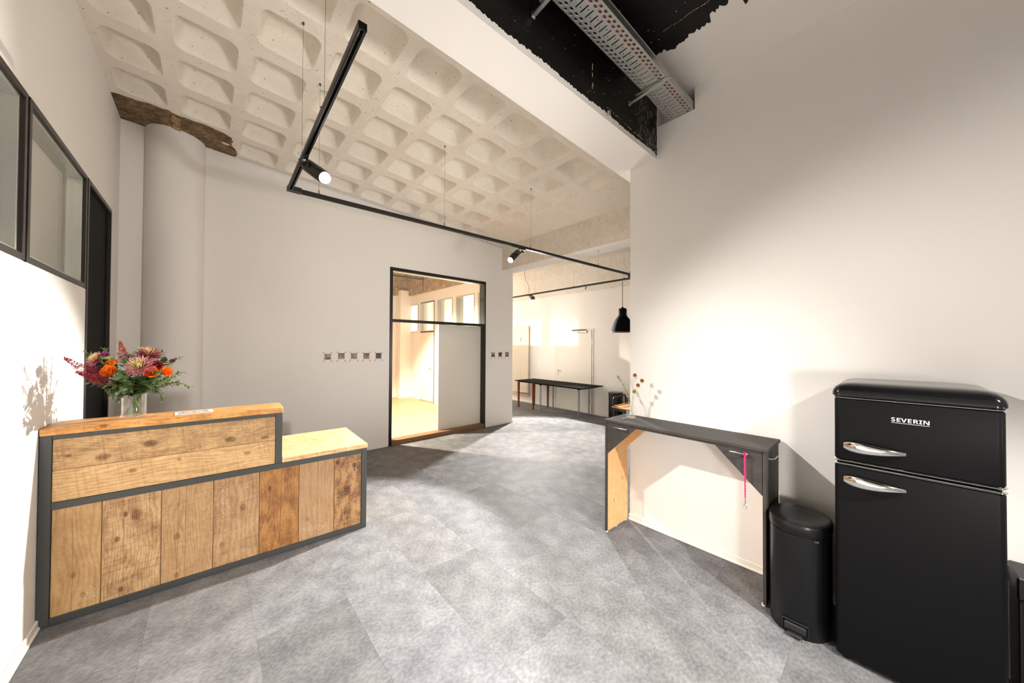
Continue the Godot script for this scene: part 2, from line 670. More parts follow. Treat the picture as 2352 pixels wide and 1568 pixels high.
func build_materials() -> void:
	pm("wall", Color(0.92, 0.902, 0.88), 0.92, 0.0, 0.3)
	pm("trim", Color(0.93, 0.91, 0.87), 0.55)
	var m := pm("ceiling", Color.WHITE, 0.95, 0.0, 0.2)
	triplanar(m, field_tex(1024, 11, Color(0.89, 0.855, 0.80), Color(0.93, 0.902, 0.855), 900, Color(0.36, 0.29, 0.22), 2.6, 1.0, 1.0, 22), 1.9)
	m = pm("concrete", Color.WHITE, 0.95, 0.0, 0.2)
	triplanar(m, field_tex(512, 12, Color(0.835, 0.80, 0.75), Color(0.90, 0.875, 0.835), 420, Color(0.34, 0.27, 0.2), 2.4, 1.0, 1.4), 1.3)
	m = pm("raw_concrete", Color.WHITE, 0.95, 0.0, 0.2)
	triplanar(m, field_tex(512, 13, Color(0.36, 0.30, 0.23), Color(0.62, 0.51, 0.40), 160, Color(0.2, 0.16, 0.12), 3.0, 1.0, 1.8), 0.9)
	m = pm("raw_beam", Color.WHITE, 0.95, 0.0, 0.2)
	triplanar(m, field_tex(512, 14, Color(0.50, 0.41, 0.30), Color(0.78, 0.66, 0.50), 260, Color(0.36, 0.28, 0.2), 4.0, 1.0, 1.8), 0.8)
	m = pm("black_paint", Color.WHITE, 0.5, 0.0, 0.35)
	triplanar(m, field_tex(512, 15, Color(0.045, 0.035, 0.03), Color(0.10, 0.085, 0.07), 150, Color(0.75, 0.68, 0.58), 1.1, 1.0, 1.3), 1.2)
	pm("chipped", Color(0.85, 0.79, 0.70), 0.9)
	# vinyl floor: one concrete print, several tints and offsets per tile
	var ft := field_tex(1024, 21, Color(0.375, 0.375, 0.382), Color(0.545, 0.545, 0.547), 420, Color(0.66, 0.66, 0.65), 2.0, 1.4, 1.45, 0, 6.0, 40.0)
	for i in 4:
		m = pm("tile_%d" % i, [Color(1, 1, 1), Color(0.93, 0.93, 0.94), Color(0.97, 0.965, 0.955), Color(0.90, 0.895, 0.89)][i], 0.62, 0.0, 0.3)
		m.albedo_texture = ft
		m.uv1_scale = Vector3(0.72, 0.72, 1)
	pm("screed", Color(0.3, 0.3, 0.3), 0.9)
	pm("laminate", Color(0.80, 0.66, 0.48), 0.35)
	pm("laminate_edge", Color(0.50, 0.36, 0.24), 0.5)
	pm("black_frame", Color(0.055, 0.05, 0.045), 0.35)
	pm("bronze_frame", Color(0.17, 0.15, 0.13), 0.35)
	pm("alu", Color(0.80, 0.80, 0.77), 0.3, 0.6)
	pm("black_door", Color(0.02, 0.02, 0.02), 0.6, 0.0, 0.2)
	glass("pane", Color(0.86, 0.92, 0.87, 0.06))
	glass("vase_glass", Color(0.96, 0.99, 0.97, 0.004))
	glass("water", Color(0.95, 0.98, 0.94, 0.006))
	pm("steel_frame", Color(0.30, 0.305, 0.30), 0.45, 0.4)
	pm("galvanized", Color(0.74, 0.74, 0.73), 0.33, 0.85)
	pm("chrome", Color(0.92, 0.92, 0.91), 0.06, 1.0)
	pm("brushed", Color(0.78, 0.78, 0.77), 0.28, 1.0)
	pm("fridge_black", Color(0.055, 0.055, 0.058), 0.36, 0.0, 0.22)
	pm("bin_black", Color(0.045, 0.045, 0.05), 0.3, 0.0, 0.42)
	pm("cap_black", Color(0.05, 0.05, 0.054), 0.14, 0.0, 0.45)
	pm("black_plastic", Color(0.04, 0.04, 0.042), 0.45)
	pm("track_black", Color(0.05, 0.045, 0.04), 0.42)
	pm("white_plastic", Color(0.88, 0.87, 0.84), 0.4)
	pm("wire", Color(0.35, 0.33, 0.3), 0.4, 0.6)
	pm("cable_red", Color(0.72, 0.20, 0.09), 0.5)
	pm("copper", Color(0.72, 0.45, 0.34), 0.4, 0.3)
	pm("radiator", Color(0.86, 0.82, 0.74), 0.45)
	pm("door_white", Color(0.90, 0.875, 0.83), 0.6)
	pm("grey_steel", Color(0.55, 0.57, 0.59), 0.35, 0.6)
	pm("red_wood", Color(0.42, 0.19, 0.09), 0.5)
	pm("table_black", Color(0.03, 0.03, 0.03), 0.75, 0.0, 0.2)
	pm("pink", Color(0.86, 0.10, 0.42), 0.7)
	pm("tape", Color(0.70, 0.16, 0.20), 0.7)
	pm("paper", Color(0.92, 0.91, 0.88), 0.7)
	m = pm("bulb", Color.WHITE, 0.5)
	m.emission_enabled = true
	m.emission = Color(1.0, 0.97, 0.92)
	m.emission_energy_multiplier = 9.0
	# dark stained pine of the bar table and its raw pine inside
	m = wood_mat("dark_pine", wood_tex(640, 224, 1.2, 0.40, 31, Color(0.235, 0.215, 0.20), Color(0.13, 0.118, 0.11), [[0.5, 0.2, 0.012]], {"ring": 50.0, "stain": 0.35, "speck": 25}), 1.2, 0.40, 0.6)
	m = wood_mat("raw_pine", wood_tex(640, 224, 1.05, 0.40, 32, Color(0.93, 0.75, 0.53), Color(0.72, 0.48, 0.27), [[0.25, 0.10, 0.010], [0.42, 0.25, 0.013], [0.70, 0.15, 0.009], [0.9, 0.3, 0.012], [0.15, 0.32, 0.011]], {"ring": 22.0, "stain": 0.10, "grain": 0.22, "speck": 12}), 1.05, 0.40, 0.6)
	wood_mat("oak_top", wood_tex(256, 128, 0.6, 0.4, 33, Color(0.80, 0.58, 0.36), Color(0.55, 0.34, 0.18), [], {"ring": 40.0}), 0.6, 0.4, 0.5)
	# petals, stems and leaves carry their own colour per vertex
	m = pm("petal", Color.WHITE, 0.65, 0.0, 0.3)
	m.vertex_color_use_as_albedo = true
	m.backlight_enabled = true
	m.backlight = Color(0.25, 0.2, 0.15)
	m.cull_mode = BaseMaterial3D.CULL_DISABLED
	m = pm("leaf", Color.WHITE, 0.5, 0.0, 0.45)
	m.vertex_color_use_as_albedo = true
	m.backlight_enabled = true
	m.backlight = Color(0.12, 0.2, 0.06)
	m.cull_mode = BaseMaterial3D.CULL_DISABLED

# ---------------------------------------------------------------- the room

func build_floor() -> void:
	var s := new_st()
	box(s, V(-2.8, -0.25, -3.4), V(7.4, -FLOOR_T - 0.001, 13.2))
	var fl := struct("floor", s, mats.screed, "grey concrete-look vinyl tile floor running through the reception and far room", "floor")
	var variants := []
	for k in 10:
		s = new_st()
		box(s, V(-0.24385, -FLOOR_T, -0.48785), V(0.24385, 0, 0.48785), 0.0005, Transform3D.IDENTITY, Vector2(rng.randf() * 1.4, rng.randf() * 1.4))
		variants.append(s.commit())
	for i in range(-2, 15):
		var x := 0.23 + 0.488 * i + 0.244
		for k in range(-3, 9):
			var d := 0.40 + 0.976 * k + (0.488 if posmod(i, 2) == 0 else 0.0) + (0.1 if posmod(i, 3) == 0 else 0.0)
			if d > BZ + 0.55 and x < 4.9:
				continue
			var mi := MeshInstance3D.new()
			mi.name = "floor_tile"
			mi.mesh = variants[rng.randi() % 10]
			mi.material_override = mats["tile_%d" % (rng.randi() % 4)]
			fl.add_child(mi, true)
			mi.position = V(x, 0, d)
			if rng.randf() < 0.5:
				mi.rotation.y = PI


func build_ceiling() -> void:
	var xs := [-0.79, -0.285, 0.207, 0.702, 1.19, 1.682, 2.175, 2.662, 3.174, 3.69]
	var zs := [1.40, 1.838, 2.382, 2.926, 3.467, 4.013, 4.558, 5.10, 5.62]
	var s := new_st()
	var f := func(p: Vector2, h: float) -> Vector3: return V(p.x, ceil_y(p.x, p.y) + h, p.y)
	var pocket := [[0.006, 0.006], [0.018, 0.03], [0.038, 0.11], [0.052, 0.142], [0.075, 0.158], [0.10, 0.163]]
	for i in xs.size() - 1:
		for k in zs.size() - 1:
			var x0: float = xs[i]
			var x1: float = xs[i + 1]
			var z0: float = zs[k]
			var z1: float = zs[k + 1]
			if k == 0 or (k == zs.size() - 2 and i < 2):
				s.set_smooth_group(-1)
				order(s, f.call(Vector2(x0, z0), 0), f.call(Vector2(x1, z0), 0), f.call(Vector2(x1, z1), 0), Vector3.DOWN)
				order(s, f.call(Vector2(x0, z0), 0), f.call(Vector2(x1, z1), 0), f.call(Vector2(x0, z1), 0), Vector3.DOWN)
				continue
			var c := Vector2((x0 + x1) * 0.5 + rng.randf_range(-0.004, 0.004), (z0 + z1) * 0.5 + rng.randf_range(-0.004, 0.004))
			var hx := (x1 - x0) * 0.5 - 0.048
			if i == 0:
				c.x += 0.03
				hx -= 0.03
			holed_cell(s, x0, x1, z0, z1, c, hx, (z1 - z0) * 0.5 - 0.07, 0.075, pocket, true, f, Vector3.DOWN, 6)
	# half pockets, then the flat strip up to the second beam
	for k in zs.size() - 1:
		var z0: float = zs[k]
		var z1: float = zs[k + 1]
		if k > 0:
			holed_cell(s, 3.69, 4.05, z0, z1, Vector2(3.865, (z0 + z1) * 0.5), 0.128, (z1 - z0) * 0.5 - 0.07, 0.07, [[0.006, 0.006], [0.03, 0.05], [0.075, 0.10], [0.10, 0.112]], true, f, Vector3.DOWN, 6)
		var a := 4.05 if k > 0 else 3.69
		s.set_smooth_group(-1)
		for p in [[a, z0, 4.9, z0, 4.9, z1], [a, z0, 4.9, z1, a, z1]]:
			order(s, f.call(Vector2(p[0], p[1]), 0), f.call(Vector2(p[2], p[3]), 0), f.call(Vector2(p[4], p[5]), 0), Vector3.DOWN)
	s.generate_normals()
	var ce := struct("ceiling", s, mats.ceiling, "cream painted concrete waffle ceiling with rows of rounded square coffers", "ceiling")
	# the slab above it closes the room
	s = new_st()
	box(s, V(-2.8, 4.42, -3.4), V(5.1, 4.6, 11.2))
	obj("slab", s, mats.concrete, ce)
	# bare concrete where a coffer was stripped, above the column
	var edge := [Vector2(-0.745, 5.13), Vector2(-0.69, 5.11), Vector2(-0.64, 5.112), Vector2(-0.60, 5.10), Vector2(-0.56, 5.106), Vector2(-0.52, 5.085), Vector2(-0.47, 5.07), Vector2(-0.43, 5.078), Vector2(-0.39, 5.082), Vector2(-0.34, 5.065), Vector2(-0.30, 5.095), Vector2(-0.25, 5.105), Vector2(-0.2, 5.092), Vector2(-0.14, 5.10), Vector2(-0.08, 5.085), Vector2(-0.02, 5.09), Vector2(0.06, 5.11), Vector2(0.12, 5.128), Vector2(0.165, 5.16), Vector2(0.185, 5.17), Vector2(0.178, 5.21), Vector2(0.20, 5.25), Vector2(0.182, 5.31), Vector2(0.195, 5.38), Vector2(0.22, 5.42), Vector2(0.24, 5.48), Vector2(0.25, 5.55), Vector2(0.235, 5.66), Vector2(-0.745, 5.66)]
	s = new_st()
	plate(s, edge, func(p: Vector2, k: int) -> Vector3: return V(p.x, ceil_y(p.x, p.y) - (0.003 if k == 0 else 0.0), p.y))
	var patch := obj("bare_patch", s, mats.raw_concrete, ce)
	patch.set_meta("label", "bare brown concrete patch with ragged edge")
	s = new_st()
	plate(s, [Vector2(-0.31, 5.13), Vector2(-0.27, 5.16), Vector2(-0.25, 5.2), Vector2(-0.28, 5.3), Vector2(-0.26, 5.42), Vector2(-0.28, 5.5), Vector2(-0.33, 5.52), Vector2(-0.335, 5.4), Vector2(-0.315, 5.3), Vector2(-0.33, 5.2)], func(p: Vector2, k: int) -> Vector3: return V(p.x, ceil_y(p.x, p.y) - (0.012 if k == 0 else 0.0), p.y))
	for q in [[-0.29, 5.2], [-0.28, 5.27], [-0.3, 5.35], [-0.29, 5.43]]:
		box(s, V(q[0] - 0.025, ceil_y(q[0], q[1]) - 0.022, q[1] - 0.02), V(q[0] + 0.03, ceil_y(q[0], q[1]), q[1] + 0.018), 0.006)
	obj("joint_rubble", s, mats.raw_beam, ce)
	s = new_st()
	plate(s, [Vector2(0.09, 5.36), Vector2(0.115, 5.335), Vector2(0.15, 5.34), Vector2(0.175, 5.36), Vector2(0.15, 5.395), Vector2(0.11, 5.39)], func(p: Vector2, k: int) -> Vector3: return V(p.x, ceil_y(p.x, p.y) - (0.005 if k == 0 else 0.0), p.y))
	obj("paint_fleck", s, mats.chipped, ce)

	# front ceiling, black up to a ragged edge and white by the right wall
	s = new_st()
	plate(s, [Vector2(-0.9, -3.4), Vector2(3.4, -3.4), Vector2(3.4, 1.6), Vector2(-0.9, 1.6)], func(p: Vector2, k: int) -> Vector3: return V(p.x, ceil_y(p.x, p.y) + 0.2 * k, p.y))
	var fc := struct("ceiling", s, mats.wall, "smooth white ceiling strip between the black paint and the right wall", "ceiling")
	var outline := [Vector2(-0.85, -3.3)]
	var d := -3.3
	while d < 1.52:
		var e := 2.622 + rng.randf_range(-0.006, 0.006) + 0.008 * sin(d * 41.0) + 0.006 * sin(d * 97.0 + 1.0)
		if d > 0.66 and d < 0.84:
			e = 2.54 + rng.randf_range(-0.02, 0.02)
		elif d > 0.84 and d < 1.0:
			e = 2.60 + rng.randf_range(-0.015, 0.015)
		elif d > 1.16:
			e = 2.59 + rng.randf_range(-0.012, 0.012)
		outline.append(Vector2(e, d))
		d += 0.011
	outline.append(Vector2(2.59, 1.55))
	outline.append(Vector2(-0.85, 1.55))
	s = new_st()
	plate(s, outline, func(p: Vector2, k: int) -> Vector3: return V(p.x, ceil_y(p.x, p.y) - 0.003 * (1 - k), p.y))
	obj("black_paint", s, mats.black_paint, fc)
	s = new_st()
	for q in 26:
		var x := rng.randf_range(1.9, 2.55)
		var z := rng.randf_range(0.4, 1.3)
		var l := rng.randf_range(0.0015, 0.005)
		box(s, V(x, ceil_y(x, z) - 0.004, z), V(x + l, ceil_y(x, z), z + l * 2.0), 0.0)
	for q in 90:
		var z := 0.3 + q * 0.009
		if rng.randf() < 0.8:
			var x := 2.44 + 0.004 * sin(q * 0.35) + rng.randf() * 0.002
			box(s, V(x, ceil_y(2.44, z) - 0.004, z), V(x + rng.randf_range(0.0008, 0.0022), ceil_y(2.44, z), z + 0.0095), 0.0)
	var fl := obj("paint_chips", s, mats.chipped, fc)
	fl.set_meta("kind", "stuff")


func wall_piece(s: SurfaceTool, x0: float, x1: float, y0: float, y1: float, d0: float, d1: float) -> void:
	box(s, V(x0, y0, d0), V(x1, y1, d1))


func build_walls() -> void:
	var s := new_st()
	# left wall with two windows and a door
	var w0 := WX - 0.13
	for r in [[0.0, 4.42, -3.4, 1.94], [0.0, 2.14, 1.94, 4.36], [3.045, 4.42, 1.94, 4.36], [3.05, 4.42, 4.36, 5.268], [0.0, 4.42, 5.268, 6.0]]:
		wall_piece(s, w0, WX, r[0], r[1], r[2], r[3])
	struct("wall_left", s, mats.wall, "white left wall with a black framed window band and a black door", "wall")
	# back wall with the door opening
	s = new_st()
	var b1 := BZ + 0.20
	for r in [[WX - 0.13, 2.275, 0.0, 4.42], [2.275, 4.302, 3.017, 4.42], [4.302, 5.05, 0.0, 4.42]]:
		box(s, V(r[0], r[2], BZ), V(r[1], r[3], b1))
	struct("wall_back", s, mats.wall, "white back wall around the tall black framed sliding door", "wall")
	# round column half sunk in the back wall
	s = new_st()
	var rings := []
	for y in [0.0, 1.0, 2.0, 3.0, 4.17]:
		rings.append(circle(V(-0.303, y, BZ + 0.03), Vector3.UP, 0.258, 40))
	loft(s, rings)
	struct("column_1", s, mats.wall, "white plastered round column standing in the back left corner", "column")
	# right wall, open above for the cable tray
	s = new_st()
	for r in [[0.0, 4.1, -3.4, 1.143], [0.0, 3.752, 1.143, 1.50], [0.0, 3.46, 1.50, 1.745]]:
		box(s, V(RX, r[0], r[2]), V(RX + 0.22, r[1], r[3]))
	box(s, V(RX + 0.16, 3.7, 1.143), V(RX + 0.22, 4.1, 1.5))
	struct("wall_right", s, mats.wall, "bright white right wall behind the bar table and refrigerator", "wall")
	# far wall and the walls nobody sees
	s = new_st()
	box(s, V(FX, 0, -3.4), V(FX + 0.2, 3.07, 13.2))
	var fw := struct("wall_far", s, mats.wall, "white wall of the far room with door and radiator", "wall")
	s = new_st()
	box(s, V(FX + 0.004, 3.07, -3.4), V(FX + 0.2, 4.6, 13.2))
	obj("bare_band", s, mats.concrete, fw).set_meta("label", "pitted concrete band above the white paint line")
	s = new_st()
	box(s, V(-2.8, 0, -3.6), V(7.4, 4.6, -3.4))
	struct("wall_front", s, mats.wall, "plain wall behind the camera", "wall")
	s = new_st()
	box(s, V(-2.8, 0, 13.2), V(7.4, 4.6, 13.4))
	struct("wall_end", s, mats.wall, "plain end wall of the far room", "wall")
	# far room ceiling
	s = new_st()
	box(s, V(4.9, 3.88, -3.4), V(7.4, 4.6, 13.2))
	struct("ceiling", s, mats.concrete, "flat concrete ceiling of the far room behind the second beam", "ceiling")
	s = new_st()
	box(s, V(3.3, 3.94, -3.4), V(4.95, 4.6, 1.9))
	struct("ceiling", s, mats.concrete, "flat ceiling hidden beyond the right wall", "ceiling")
	# main beam: white soffit, its near face painted black
	s = new_st()
	prism(s, [Vector2(-0.80, 1.468), Vector2(5.0, 1.482), Vector2(5.0, 1.945), Vector2(-0.80, 1.715)], 3.45, 4.43)
	var bm := struct("beam_1", s, mats.wall, "large concrete beam with white underside and black painted near face", "beam")
	var outline := [Vector2(-0.79, 4.4)]
	var x := -0.79
	while x < RX - 0.02:
		var e := 3.497 + rng.randf_range(-0.007, 0.007) + 0.006 * sin(x * 9.0)
		outline.append(Vector2(x, e))
		x += 0.011
	outline.append(Vector2(RX - 0.022, 3.478))
	for q in 30:
		outline.append(Vector2(RX - 0.004 + rng.randf_range(-0.006, 0.003), 3.49 + q * 0.025))
	outline.append(Vector2(RX, 4.4))
	s = new_st()
	plate(s, outline, func(p: Vector2, k: int) -> Vector3: return V(p.x, p.y, 1.470 + 0.0024 * p.x - 0.003 * k))
	obj("black_paint", s, mats.black_paint, bm)
	# drips and chips of bare paint on the black face
	s = new_st()
	for q in [[2.09, 3.765, 0.035], [2.09, 3.70, 0.022], [2.093, 3.63, 0.012], [2.088, 3.6, 0.01]]:
		box(s, V(q[0] - 0.004, q[1] - q[2], 1.4715), V(q[0] + 0.004, q[1] + q[2] * 0.4, 1.476))
	for q in 26:
		var xx := 2.72 + q * 0.0145 + rng.randf_range(-0.004, 0.004)
		var y := 3.53
		while y < 3.86:
			var l := rng.randf_range(0.01, 0.07)
			if rng.randf() < 0.45:
				box(s, V(xx, y, 1.4735), V(xx + 0.0014, y + l, 1.478))
			y += l + rng.randf_range(0.0, 0.05)
	for q in 60:
		var xx := rng.randf_range(0.9, 3.08)
		var y := rng.randf_range(3.52, 3.9)
		var l := rng.randf_range(0.0015, 0.005)
		box(s, V(xx, y, 1.470), V(xx + l, y + l, 1.477))
	for q in 50:
		var xx := 2.25 + q * 0.017
		if rng.randf() < 0.6:
			box(s, V(xx, 3.545 - (xx - 2.25) * 0.045 + rng.randf_range(-0.003, 0.003), 1.4715), V(xx + 0.012, 3.5475 - (xx - 2.25) * 0.045, 1.4765))
	for q in 9:
		box(s, V(2.28 + rng.randf_range(0, 0.03), 3.478 + rng.randf_range(0, 0.035), 1.462), V(2.295 + rng.randf_range(0, 0.03), 3.495 + rng.randf_range(0, 0.035), 1.47), 0.003)
	var ch := obj("paint_chips", s, mats.chipped, bm)
	ch.set_meta("kind", "stuff")
	# second beam along the far room
	s = new_st()
	box(s, V(4.74, 3.325, 1.9), V(5.15, 4.43, BZ + 0.3))
	var b2 := struct("beam_2", s, mats.wall, "white beam between waffle ceiling and far room above the passage", "beam")
	s = new_st()
	box(s, V(4.736, 3.327, 1.9), V(4.741, 4.2, BZ))
	obj("bare_face", s, mats.concrete, b2)
	# skirting
	for r in [["baseboard_back", WX, 2.27, BZ - 0.013, BZ], ["baseboard_back", 4.306, 5.063, BZ - 0.013, BZ]]:
		s = new_st()
		box(s, V(r[1], 0, r[3]), V(r[2], 0.055, r[4]), 0.004)
		struct(r[0], s, mats.trim, "low white skirting board along the back wall " + ("left of the sliding door" if r[1] < 0.0 else "right of the sliding door"), "baseboard")
	s = new_st()
	box(s, V(RX - 0.014, 0, -3.4), V(RX, 0.06, 1.75), 0.005)
	box(s, V(RX - 0.022, 0, -3.4), V(RX, 0.018, 1.75), 0.005)
	struct("baseboard_right", s, mats.trim, "white skirting board along the foot of the bright right wall", "baseboard")
	s = new_st()
	box(s, V(WX, 0, -3.4), V(WX + 0.014, 0.06, 4.36), 0.005)
	box(s, V(WX, 0, -3.4), V(WX + 0.022, 0.018, 4.36), 0.005)
	struct("baseboard_left", s, mats.trim, "white skirting board along the left wall beside the reception desk", "baseboard")
	s = new_st()
	box(s, V(FX - 0.013, 0, -3.4), V(FX, 0.05, 4.9), 0.004)
	box(s, V(FX - 0.013, 0, 6.24), V(FX, 0.05, 13.0), 0.004)
	struct("baseboard_far", s, mats.trim, "white skirting board along the far wall behind the tables", "baseboard")
	# room behind the window band
	s = new_st()
	box(s, V(-2.8, 0, -3.4), V(-2.6, 4.5, 6.0))
	box(s, V(-2.7, 0, 6.0), V(w0 + 0.06, 4.5, 6.15))
	struct("wall_side", s, mats.wall, "pale wall of the dim room behind the window band", "wall")
	var l := OmniLight3D.new()  # added lamp, out of view, brightening the room behind the windows
	l.name = "added_side_room_light"
	light(l, V(-1.75, 3.55, 3.0), Color(1.0, 0.95, 0.85), 0.7, 0.1)
	s = new_st()
	lathe(s, [[0.0, -0.1], [0.09, -0.05], [0.11, 0.0], [0.09, 0.05], [0.0, 0.1]], V(-1.75, 3.55, 3.0), 20)
	var sb := pm("added_side_bulb", Color.WHITE, 0.5)
	sb.emission_enabled = true
	sb.emission = Color(1.0, 0.93, 0.8)
	sb.emission_energy_multiplier = 2.0
	tag(obj("added_side_lamp", s, sb), "unseen round lamp added to light the dim room behind the window band", "lamp")


func pane_set(o: Node3D, d0: float, d1: float, y0: float, y1: float, x: float, depth: float, bar: float, frame_m: Material) -> void:
	# frame bars lie in a wall of constant x, the wall body towards -x
	var s := new_st()
	for r in [[d0, d0 + bar, y0, y1], [d1 - bar, d1, y0, y1], [d0 + bar, d1 - bar, y0, y0 + bar], [d0 + bar, d1 - bar, y1 - bar, y1]]:
		box(s, V(x - depth, r[2], r[0]), V(x + 0.006, r[3], r[1]), 0.002)
	obj("window_frame", s, frame_m, o)
	s = new_st()
	var b := bar + 0.018
	for r in [[d0 + bar, d0 + b, y0 + bar, y1 - bar], [d1 - b, d1 - bar, y0 + bar, y1 - bar], [d0 + b, d1 - b, y0 + bar, y0 + b], [d0 + b, d1 - b, y1 - b, y1 - bar]]:
		box(s, V(x - depth + 0.01, r[2], r[0]), V(x - 0.012, r[3], r[1]), 0.002)
	obj("glazing_bead", s, mats.alu, o)
	s = new_st()
	box(s, V(x - depth * 0.62, y0 + b, d0 + b), V(x - depth * 0.62 + 0.008, y1 - b, d1 - b))
	obj("pane", s, mats.pane, o)


func build_windows_and_doors() -> void:
	var o := struct_node("window_1", "black framed interior window at the picture's upper left corner, cut by its edge", "window", V(WX, 2.14, 2.5))
	pane_set(o, 1.94, 3.108, 2.142, 3.043, WX, 0.10, 0.034, mats.bronze_frame)
	o = struct_node("window_2", "black framed interior window beside the black door in the left wall", "window", V(WX, 2.14, 3.7))
	pane_set(o, 3.138, 4.328, 2.142, 3.046, WX, 0.10, 0.034, mats.bronze_frame)
	var s := new_st()
	box(s, V(WX - 0.10, 2.138, 3.108), V(WX + 0.002, 3.046, 3.138))
	box(s, V(WX - 0.10, 2.138, 4.328), V(WX + 0.002, 3.046, 4.366))
	struct("trim_1", s, mats.black_door, "black joint strips between the windows and the black door", "trim")
	# black door in the left wall
	o = struct_node("door_1", "tall narrow all black door in the left wall behind the bouquet", "door", V(WX, 0, 4.8))
	s = new_st()
	for r in [[4.362, 4.402, 0.0, 3.048], [5.236, 5.266, 0.0, 3.048], [4.402, 5.236, 3.01, 3.048]]:
		box(s, V(WX - 0.1, r[2], r[0]), V(WX + 0.006, r[3], r[1]), 0.003)
	obj("door_frame", s, mats.bronze_frame, o)
	s = new_st()
	box(s, V(WX - 0.08, 0.01, 4.402), V(WX - 0.02, 3.01, 5.236), 0.002)
	obj("door_leaf", s, mats.black_door, o)
	# sliding door set in the back wall
	o = struct_node("door_2", "tall black steel framed sliding door with glass transom in the back wall", "door", V(3.29, 0, BZ))
	var x0 := 2.277
	var x1 := 4.30
	var y1 := 3.014
	s = new_st()
	box(s, V(x0, 0, BZ - 0.006), V(x0 + 0.05, y1, BZ + 0.19), 0.002)
	box(s, V(x1 - 0.022, 0, BZ - 0.006), V(x1, y1, BZ + 0.19), 0.002)
	box(s, V(x0 + 0.05, y1 - 0.052, BZ - 0.006), V(x1 - 0.022, y1, BZ + 0.05), 0.002)
	obj("door_frame", s, mats.black_frame, o)
	s = new_st()
	box(s, V(x0 + 0.05, y1 - 0.045, BZ + 0.05), V(x1 - 0.022, y1, BZ + 0.19), 0.002)
	obj("head_lining", s, mats.alu, o)
	s = new_st()
	box(s, V(x0 + 0.05, 2.088, BZ + 0.0), V(x1 - 0.022, 2.138, BZ + 0.06), 0.002)
	box(s, V(x0 + 0.05, 2.10, BZ + 0.06), V(x1 - 0.022, 2.135, BZ + 0.17), 0.002)
	obj("transom_bar", s, mats.black_frame, o)
	s = new_st()
	box(s, V(x0 + 0.05, 2.138, BZ + 0.02), V(x1 - 0.022, y1 - 0.05, BZ + 0.028))
	obj("pane", s, mats.pane, o)
	s = new_st()
	box(s, V(3.285, 0.072, BZ + 0.142), V(4.278, 2.092, BZ + 0.172), 0.003)
	obj("sliding_panel", s, mats.door_white, o).set_meta("label", "white sliding panel")
	s = new_st()
	box(s, V(x0 + 0.05, 0.0, BZ + 0.0), V(x1 - 0.022, 0.078, BZ + 0.19), 0.003)
	obj("threshold", s, mats.laminate_edge, o).set_meta("label", "brown wooden step")
	# flush door in the far wall
	o = struct_node("door_3", "white flush door with lever handle and closer in the far wall", "door", V(FX, 0, 5.6))
	s = new_st()
	box(s, V(FX - 0.012, 0.008, 5.035), V(FX, 2.10, 6.19), 0.003)
	obj("door_leaf", s, mats.door_white, o)
	s = new_st()
	box(s, V(FX - 0.02, 0, 4.975), V(FX, 2.135, 5.012), 0.003)
	box(s, V(FX - 0.02, 2.103, 5.012), V(FX, 2.135, 6.25), 0.003)
	box(s, V(FX - 0.004, 0, 6.20), V(FX, 2.103, 6.25), 0.001)
	obj("door_frame", s, mats.door_white, o)
	s = new_st()
	box(s, V(FX - 0.006, 0, 5.013), V(FX, 2.10, 5.033))
	obj("door_gap", s, mats.red_wood, o)
	s = new_st()
	box(s, V(FX - 0.06, 2.03, 5.15), V(FX - 0.012, 2.085, 5.45), 0.006)
	var cl := obj("door_closer", s, mats.brushed, o)
	s = new_st()
	box(s, V(FX - 0.045, 2.086, 5.2), V(FX - 0.02, 2.118, 5.62), 0.003)
	obj("arm", s, mats.steel_frame, cl)
	s = new_st()
	tube(s, [V(FX - 0.01, 1.03, 6.11), V(FX - 0.055, 1.03, 6.11), V(FX - 0.06, 1.03, 6.10), V(FX - 0.06, 1.03, 5.98)], 0.010, 8)
	lathe(s, [[0.026, 0.0], [0.026, 0.008], [0.02, 0.01]], V(FX - 0.012, 1.03, 6.11), 14, Vector3.LEFT)
	obj("handle", s, mats.brushed, o)
	s = new_st()
	lathe(s, [[0.026, 0.0], [0.026, 0.008], [0.02, 0.01]], V(FX - 0.012, 0.95, 6.11), 14, Vector3.LEFT)
	obj("lock_rosette", s, mats.brushed, o)
	for y in [1.72, 0.25]:
		s = new_st()
		tube(s, [V(FX - 0.022, y, 5.022), V(FX - 0.022, y + 0.16, 5.022)], 0.011, 8)
		obj("hinge", s, mats.brushed, o)


